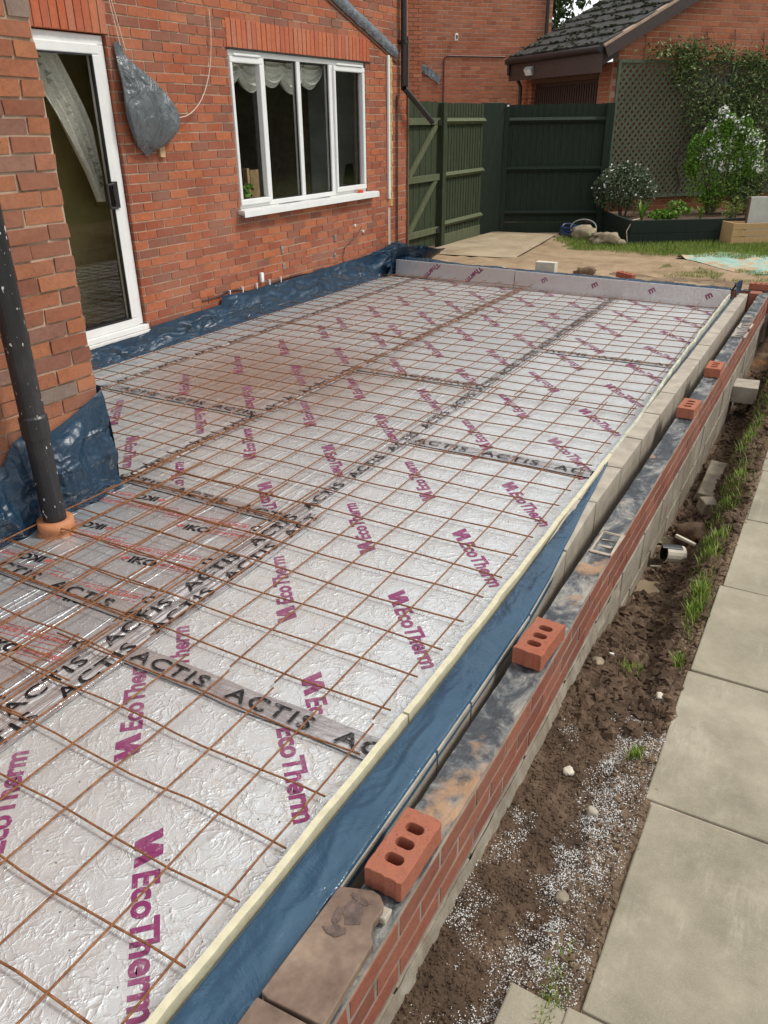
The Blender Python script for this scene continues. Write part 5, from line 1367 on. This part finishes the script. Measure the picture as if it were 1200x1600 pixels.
# =================================================================== trellis and climber on the gable
angB = math.atan2(B_.y, B_.x)
def trellis(s0, s1, z0, z1, label):
    o = thing('trellis_panel', label, 'trellis', 'green trellis panels on the garage wall', loc=G - A_ * .05 + B_ * s0); o.rotation_euler = (0, 0, angB)
    w_, h = s1 - s0, z1 - z0
    for (a, b_, c, d) in ((0, w_, h - .05, h), (0, w_, 0, .05), (0, .055, .05, h - .05), (w_ - .055, w_, .05, h - .05)):
        MB().box(a, b_, -.035, .0, z0 + c, z0 + d).build('frame_bar', M['trellis'], o, bevel=.002)
    sp_ = .125; e = w_ + h; k = -h
    def lath(c, sgn, y0, y1):
        # line x = c + t, z = t  (sgn=1)  or  z = h - t
        t0 = max(0, -c); t1 = min(h, w_ - c)
        if t1 - t0 < .08: return
        za, zb = (t0, t1) if sgn > 0 else (h - t0, h - t1)
        P = Vector((c + t0, 0, za)); Q = Vector((c + t1, 0, zb)); d = Q - P; th = math.atan2(d.z, d.x)
        mt = Matrix.Translation((P.x, 0, z0 + P.z)) @ Matrix.Rotation(-th, 4, 'Y')
        MB().box(0, d.length, y0, y1, -.019, .019, mt).build('lath', M['trellis'], o)
    while k < w_:
        lath(k, 1, -.022, -.012); lath(k, -1, -.010, -.0005); k += sp_
    return o
trellis(-.05, 2.42, .50, 2.72, 'left green diagonal lath trellis panel beside the fence post')
trellis(2.44, 4.6, .50, 2.72, 'right green diagonal lath trellis panel cut by the picture edge')
# dark plank/wall behind plants
def onwall(s_, z, d=.12): return G + B_ * s_ - A_ * d + Vector((0, 0, z))
cl_ = thing('climbing_plant', 'leafy evergreen climber spilling over the top of the trellis', 'climber')
r = np.random.default_rng(31); P = []
clus = [(1.05, 2.85, .30, .12, 260), (1.45, 2.80, .28, .14, 420), (1.35, 2.55, .22, .2, 300), (2.05, 2.8, .22, .12, 220), (1.75, 2.2, .3, .2, 320), (2.2, 2.0, .35, .25, 600), (2.7, 2.2, .3, .4, 650), (3.1, 2.5, .3, .3, 500), (2.8, 1.7, .5, .35, 900), (1.55, 1.9, .25, .18, 200), (1.9, 1.55, .3, .25, 350), (3.3, 1.5, .4, .5, 700), (.75, 2.82, .2, .08, 100), (2.6, 2.75, .3, .1, 260), (3.3, 1.0, .4, .4, 500)]
for (s_, z, a, b_, n) in clus:
    q = r.normal(size=(int(n * (1.15 if z > 2.3 else .75)), 3))
    for t_ in q: P.append(onwall(s_ + t_[0] * a * .75, z + t_[1] * b_ * .75, .10 + abs(t_[2]) * .09))
leaves('leaf', np.array([tuple(p) for p in P]), .075, M['leaf_climb'], cl_, aspect=.42, seed=33)
st = MB()
for (s_, h) in ((1.5, 2.7), (1.9, 2.6), (2.5, 2.7), (3.1, 2.6)):
    st.tube([onwall(s_ + .08 * math.sin(k * 2), .45 + (h - .45) * k / 8, .08) for k in range(9)], [.014 - .001 * k for k in range(9)], 6)
st.build('stem', M['bark'], cl_)
for (s_) in (.45, 1.75, 2.35, 3.0): 
    st = MB().tube([onwall(s_, 2.7, .06), onwall(s_ + .04, 2.95, .03), onwall(s_ + .0, 3.15 + .1 * random.random(), .015)], .006, 5); st.build('tendril', M['bark'], cl_)

# =================================================================== raised bed, shrubs
bed = thing('raised_bed', 'dark green timber raised bed filled with soil below the trellis', 'planter')
p0 = Vector((-2.05, 11.66, 0)); p1 = Vector((-.60, 12.68, 0)); pl_ = Vector((-3.05, 13.25, 0)); d = (p1 - p0).normalized(); ang = math.atan2(d.y, d.x)
for i, (z0, z1) in enumerate(((0, .16), (.163, .36))):
    MB().box(0, 2.6, .0, .06, z0, z1).build('sleeper', M['bed_green'], bed, loc=p0, rot=(0, 0, ang), bevel=.005)
    d2 = pl_ - p0; MB().box(0.0, d2.length, -.06, 0, z0, z1).build('sleeper', M['bed_green'], bed, loc=p0, rot=(0, 0, math.atan2(d2.y, d2.x)), bevel=.005)
V = [tuple(p0 + Vector((.05, .06, .30))), tuple(p0 + d * 2.5 + Vector((0, 0, .30))), tuple(p0 + d * 2.5 + Vector((-1.2, 1.8, .30))), tuple(pl_ + Vector((.1, .25, .30)))]
MB().poly(V).build('bed_soil', M['soil'], bed)
MB().tube([p0 + Vector((-.02, .0, .02)), p0 + Vector((-.05, -.02, .2)), p0 + Vector((.02, .03, .37)), p0 + Vector((.1, .12, .38))], .008, 6).build('old_cord', M['rope'], bed)

def shrub(name, c, rad, n, leaf, size, mat, label, seed, flowers=0, fsize=.04, fpos=None, aspect=.45, stems=7, base=None, up=0, hollow=.45, lobes=None):
    o = thing(name, label, 'shrub', loc=(c[0], c[1], 0)); r = np.random.default_rng(seed)
    C = np.array([0, 0, c[2]]); P = []
    lob = lobes or [(r.normal(size=3) * .45, r.uniform(.35, .6)) for _ in range(9)]
    for (lc_, lr) in lob:
        m_ = int(n / len(lob)); q = r.normal(size=(m_, 3)); q /= np.linalg.norm(q, axis=1)[:, None]; q *= (hollow + (1 - hollow) * r.random(m_) ** .5)[:, None]
        P.append((np.array(lc_) + q * lr) * rad + C)
    P = np.concatenate(P); P[:, 2] = np.maximum(P[:, 2], .33)
    leaves('leaf', P, size, mat, o, aspect=aspect, seed=seed + 1, up=up)
    sb = MB(); b0 = Vector((0, 0, .28))
    for k in range(stems):
        a = r.uniform(0, 6.28); e = Vector((math.cos(a) * rad[0] * .6, math.sin(a) * rad[1] * .6, c[2] + rad[2] * .3)); sb.tube([b0 + Vector((math.cos(a) * .05, math.sin(a) * .05, 0)), b0.lerp(e, .5) + Vector((0, 0, .05)), e], [.014, .009, .004], 5)
    sb.build('stem', M['bark'], o)
    if flowers:
        idx = r.choice(len(P), flowers); F_ = P[idx]
        if fpos: F_ = np.array([p for p in P if fpos(p, c)]); F_ = F_[r.choice(len(F_), flowers)]
        dirn = (F_ - C) ; dirn /= np.linalg.norm(dirn, axis=1)[:, None]; F_ = F_ + dirn * .02
        leaves('flower', F_ + r.normal(size=F_.shape) * .008, fsize, M['petal'], o, aspect=.9, seed=seed + 3)
    return o
shrub('white_flowering_shrub', (-2.50, 12.85, .72), (.55, .47, .47), 8500, 'l', .045, M['leaf_dark'], 'dark rounded shrub dotted with small white blooms beside the fence post', 41, flowers=230, fsize=.036, fpos=lambda p, c: p[2] > .62, lobes=[((-.4, 0, -.2), .55), ((.4, 0, -.2), .55), ((0, -.3, .05), .6), ((-.3, 0, .35), .5), ((.25, 0, .4), .5), ((.55, 0, .15), .42), ((-.6, 0, .1), .4), ((0, 0, .6), .35)])
shrub('bridal_wreath_shrub', (-1.20, 13.75, 1.15), (.55, .45, .72), 8500, 'l', .06, M['leaf_bright'], 'tall bright green shrub topped with arching sprays of white flowers', 43, flowers=2000, fsize=.044, fpos=lambda p, c: p[2] > 1.0 + .5 * max(0, .1 - p[0]) and p[0] > -.3 and fractal(p[0], p[1], p[2], 4.5) > .04, up=.6, hollow=.3,
      lobes=[((-.35, 0, -.35), .6), ((.3, .1, -.3), .55), ((-.62, 0, .28), .34), ((.1, 0, .3), .5), ((.75, .1, .4), .36), ((.15, 0, .78), .26), ((1.0, 0, -.05), .32), ((0, 0, -.8), .35), ((-.28, 0, .62), .24), ((.6, 0, .72), .24), ((-.75, 0, -.1), .26), ((1.05, 0, .3), .2), ((-.05, 0, 1.0), .14)])
shrub('dark_evergreen_shrub', (-.62, 14.1, .85), (.55, .4, .5), 3600, 'l', .055, M['leaf_climb'], 'low dark evergreen mass right of the bright flowering shrub', 45)
shrub('lime_dwarf_shrub', (-.72, 12.95, .48), (.15, .15, .15), 500, 'l', .04, M['leaf_lime'], 'small lime yellow dwarf shrub at the right end of the raised bed', 47, stems=3)
shrub('leafy_perennial', (-1.75, 12.35, .42), (.32, .2, .13), 800, 'l', .06, M['leaf_bright'], 'low leafy green perennial in the middle of the raised bed', 49, stems=3, aspect=.7)
def strap_plant(c, n, h, label, seed, mat=None, spread=.5, name='strap_leaved_plant', wd=.014):
    o = thing(name, label, 'plant', loc=c); r = np.random.default_rng(seed)
    for k in range(n):
        a = r.uniform(0, 6.28); l = h * r.uniform(.6, 1.1); s_ = spread * l * r.uniform(.3, 1); V = []; 
        dx, dy = math.cos(a), math.sin(a)
        for i in range(6):
            t_ = i / 5; x = s_ * t_ ** 1.5; z = l * (t_ - .35 * t_ ** 3 * r.uniform(.4, 1)); w_ = wd * (1 - t_ ** 2) + .001
            V += [(x * dx - dy * w_, x * dy + dx * w_, z), (x * dx + dy * w_, x * dy - dx * w_, z)]
        link('leaf', mesh_from(V, [(2 * i, 2 * i + 1, 2 * i + 3, 2 * i + 2) for i in range(5)], 'leaf', [mat or M['leaf_bright']]), None, o)
    return o
strap_plant((-1.98, 12.05, .30), 34, .42, 'clump of upright strap leaves at the front left of the raised bed', 51)
strap_plant((-1.18, 12.72, .30), 18, .30, 'small clump of strap leaves right of the middle of the raised bed', 52)
strap_plant((-2.62, 11.62, .0), 26, .20, 'weedy green plant growing between the stones by the raised bed corner', 53, name='weed', wd=.018)
stone('garden_rock', -2.88, 11.95, .10, .17, M['rock'], 'grey rounded rock beside the blue hose', 'rock', sc=(1.2, .9, .75), seed=11)
stone('garden_rock', -2.38, 11.50, .08, .19, M['rock'], 'rough tan rock in front of the raised bed corner', 'rock', sc=(1.25, .8, .6), seed=12, rough=.8)
stone('soil_lump', -1.85, 8.62, .03, .10, M['soil_bank'], 'brown lump of soil behind the far wall', 'soil lump', sc=(1.3, .8, .6), seed=13, rough=.7)
hs_ = thing('garden_hose', 'coiled dark blue and grey hose heaped by the fence foot', 'hose', loc=(-3.1, 12.15, 0))
for k in range(4): MB().tube([(.16 * math.cos(t_) * (1 + .1 * k) + .03 * k - .1, .12 * math.sin(t_), .04 + .045 * k + .03 * math.sin(t_ * 2 + k)) for t_ in np.linspace(0, 6.28, 22)], .016, 6).build('hose_coil', M['blue_hose'], hs_)
MB().tube([(.22 * math.cos(t_) + .15, .05 * math.sin(t_), .16 + .13 * math.sin(t_)) for t_ in np.linspace(0, 6.28, 24)], .012, 6).build('hose_coil', M['grey_hose'], hs_)
# slatted crate and pale panel at right
cr_ = thing('slatted_crate', 'new pale timber slatted planter on the grass at the right edge', 'crate', loc=(-.60, 12.25, 0)); cr_.rotation_euler = (0, 0, R(36))
for z in (.02, .125, .23): MB().box(0.03, 1.2, 0, .022, z, z + .092).build('slat', M['crate_wood'], cr_, bevel=.003)
MB().box(0, .03, -.01, .35, 0, .33).build('end_post', M['crate_wood'], cr_, bevel=.003); MB().box(.03, 1.2, .33, .35, 0, .32).build('back_slat', M['crate_wood'], cr_)
pn = thing('concrete_slab', 'grey white rectangular slab standing behind the slatted planter', 'panel', loc=(-.46, 12.75, 0)); pn.rotation_euler = (0, 0, R(33))
MB().box(0, .9, 0, .05, .0, .68).build('face_board', simple('off_white_slab', (.58, .58, .54), .8, nscale=6, var=.12, bstr=.2), pn, bevel=.004)
MB().box(-.03, -.001, -.005, .055, 0, .68).build('edge_trim', M['brown_trim'], pn)
# tarpaulin
def tarp(u, v):
    P0 = Vector((-1.12, 10.62)); P1 = Vector((.6, 9.15)); P2 = Vector((-.75, 11.45)); P3 = Vector((1.2, 11.3))
    p = (P0.lerp(P1, u)).lerp(P2.lerp(P3, u), v); e = .05 * fractal(u * 5, v * 5, 0, 1)
    edge_ = min(1, 12 * min(u, v, 1 - u, 1 - v)); z = gz(p.x, p.y) + .006 + edge_ * (.012 + .022 * abs(fractal(p.x, p.y, 8, 3.5))) + .05 * math.exp(-((u - .05) / .03) ** 2) * max(0, 1 - v * 2.5)
    return (p.x + e * (u < .02), p.y + .10 * math.sin(u * 9) * (1 - v) * .6, z)
tp = sheet('tarpaulin', tarp, 90, 60, M['tarp']); tag(tp, 'faded turquoise tarpaulin with sandy patches spread on the ground', 'tarpaulin')

# =================================================================== trees behind
def tree(c, h, rad, n, label, seed, group=None):
    o = thing('tree', label, 'tree', group, loc=c); r = np.random.default_rng(seed)
    tb = MB().tube([(0, 0, 0), (.05, .03, h * .3), (.0, .1, h * .6), (.05, 0, h * .85)], [.16, .12, .08, .03], 9)
    for k in range(10):
        a = r.uniform(0, 6.28); z0 = h * r.uniform(.3, .7); tb.tube([(0, 0, z0), (math.cos(a) * rad * .4, math.sin(a) * rad * .4, z0 + h * .12), (math.cos(a) * rad * .8, math.sin(a) * rad * .8, z0 + h * .22)], [.05, .035, .012], 6)
    tb.build('trunk', M['bark'], o); P = []
    for k in range(26):
        q = r.normal(size=3); q /= np.linalg.norm(q); cc = np.array([0, 0, h * .68]) + q * r.uniform(.3, 1) * np.array([rad * .75, rad * .75, h * .27]); m_ = n // 26
        P.append(cc + r.normal(size=(m_, 3)) * rad * .17)
    leaves('crown', np.concatenate(P), .17, M['leaf_tree'], o, aspect=.5, seed=seed); return o
tree((-7.2, 21.5, 0), 8.0, 2.3, 6000, 'dark leafy tree showing above the garage roof', 61)
tree((-10.0, 24, 0), 9.0, 2.6, 6000, 'dark tree farther back glimpsed behind the garage roof', 62)
hd_ = thing('reflection_hedge', 'tall dark hedge out of view, added to be mirrored in the house glass', 'hedge', loc=(9.5, 0, 0))  # unseen hedge, added so door and window panes mirror dark greenery
sheet('hedge_core', lambda u, v: (.9 + .5 * fractal(u * 40, v * 5, 0, .6) + (1.5 if v == 1 else 0), 2 + u * 40, -.1 + v * (4.2 + .8 * fractal(u * 40, 0, 4, .5))), 120, 14, M['leaf_tree'], hd_)
r = np.random.default_rng(77); hp = np.stack([r.normal(.7, .3, 26000), r.uniform(2, 42, 26000), r.uniform(0, 4.8, 26000)], 1)
leaves('leaf', hp, .18, M['leaf_dark'], hd_, seed=78)
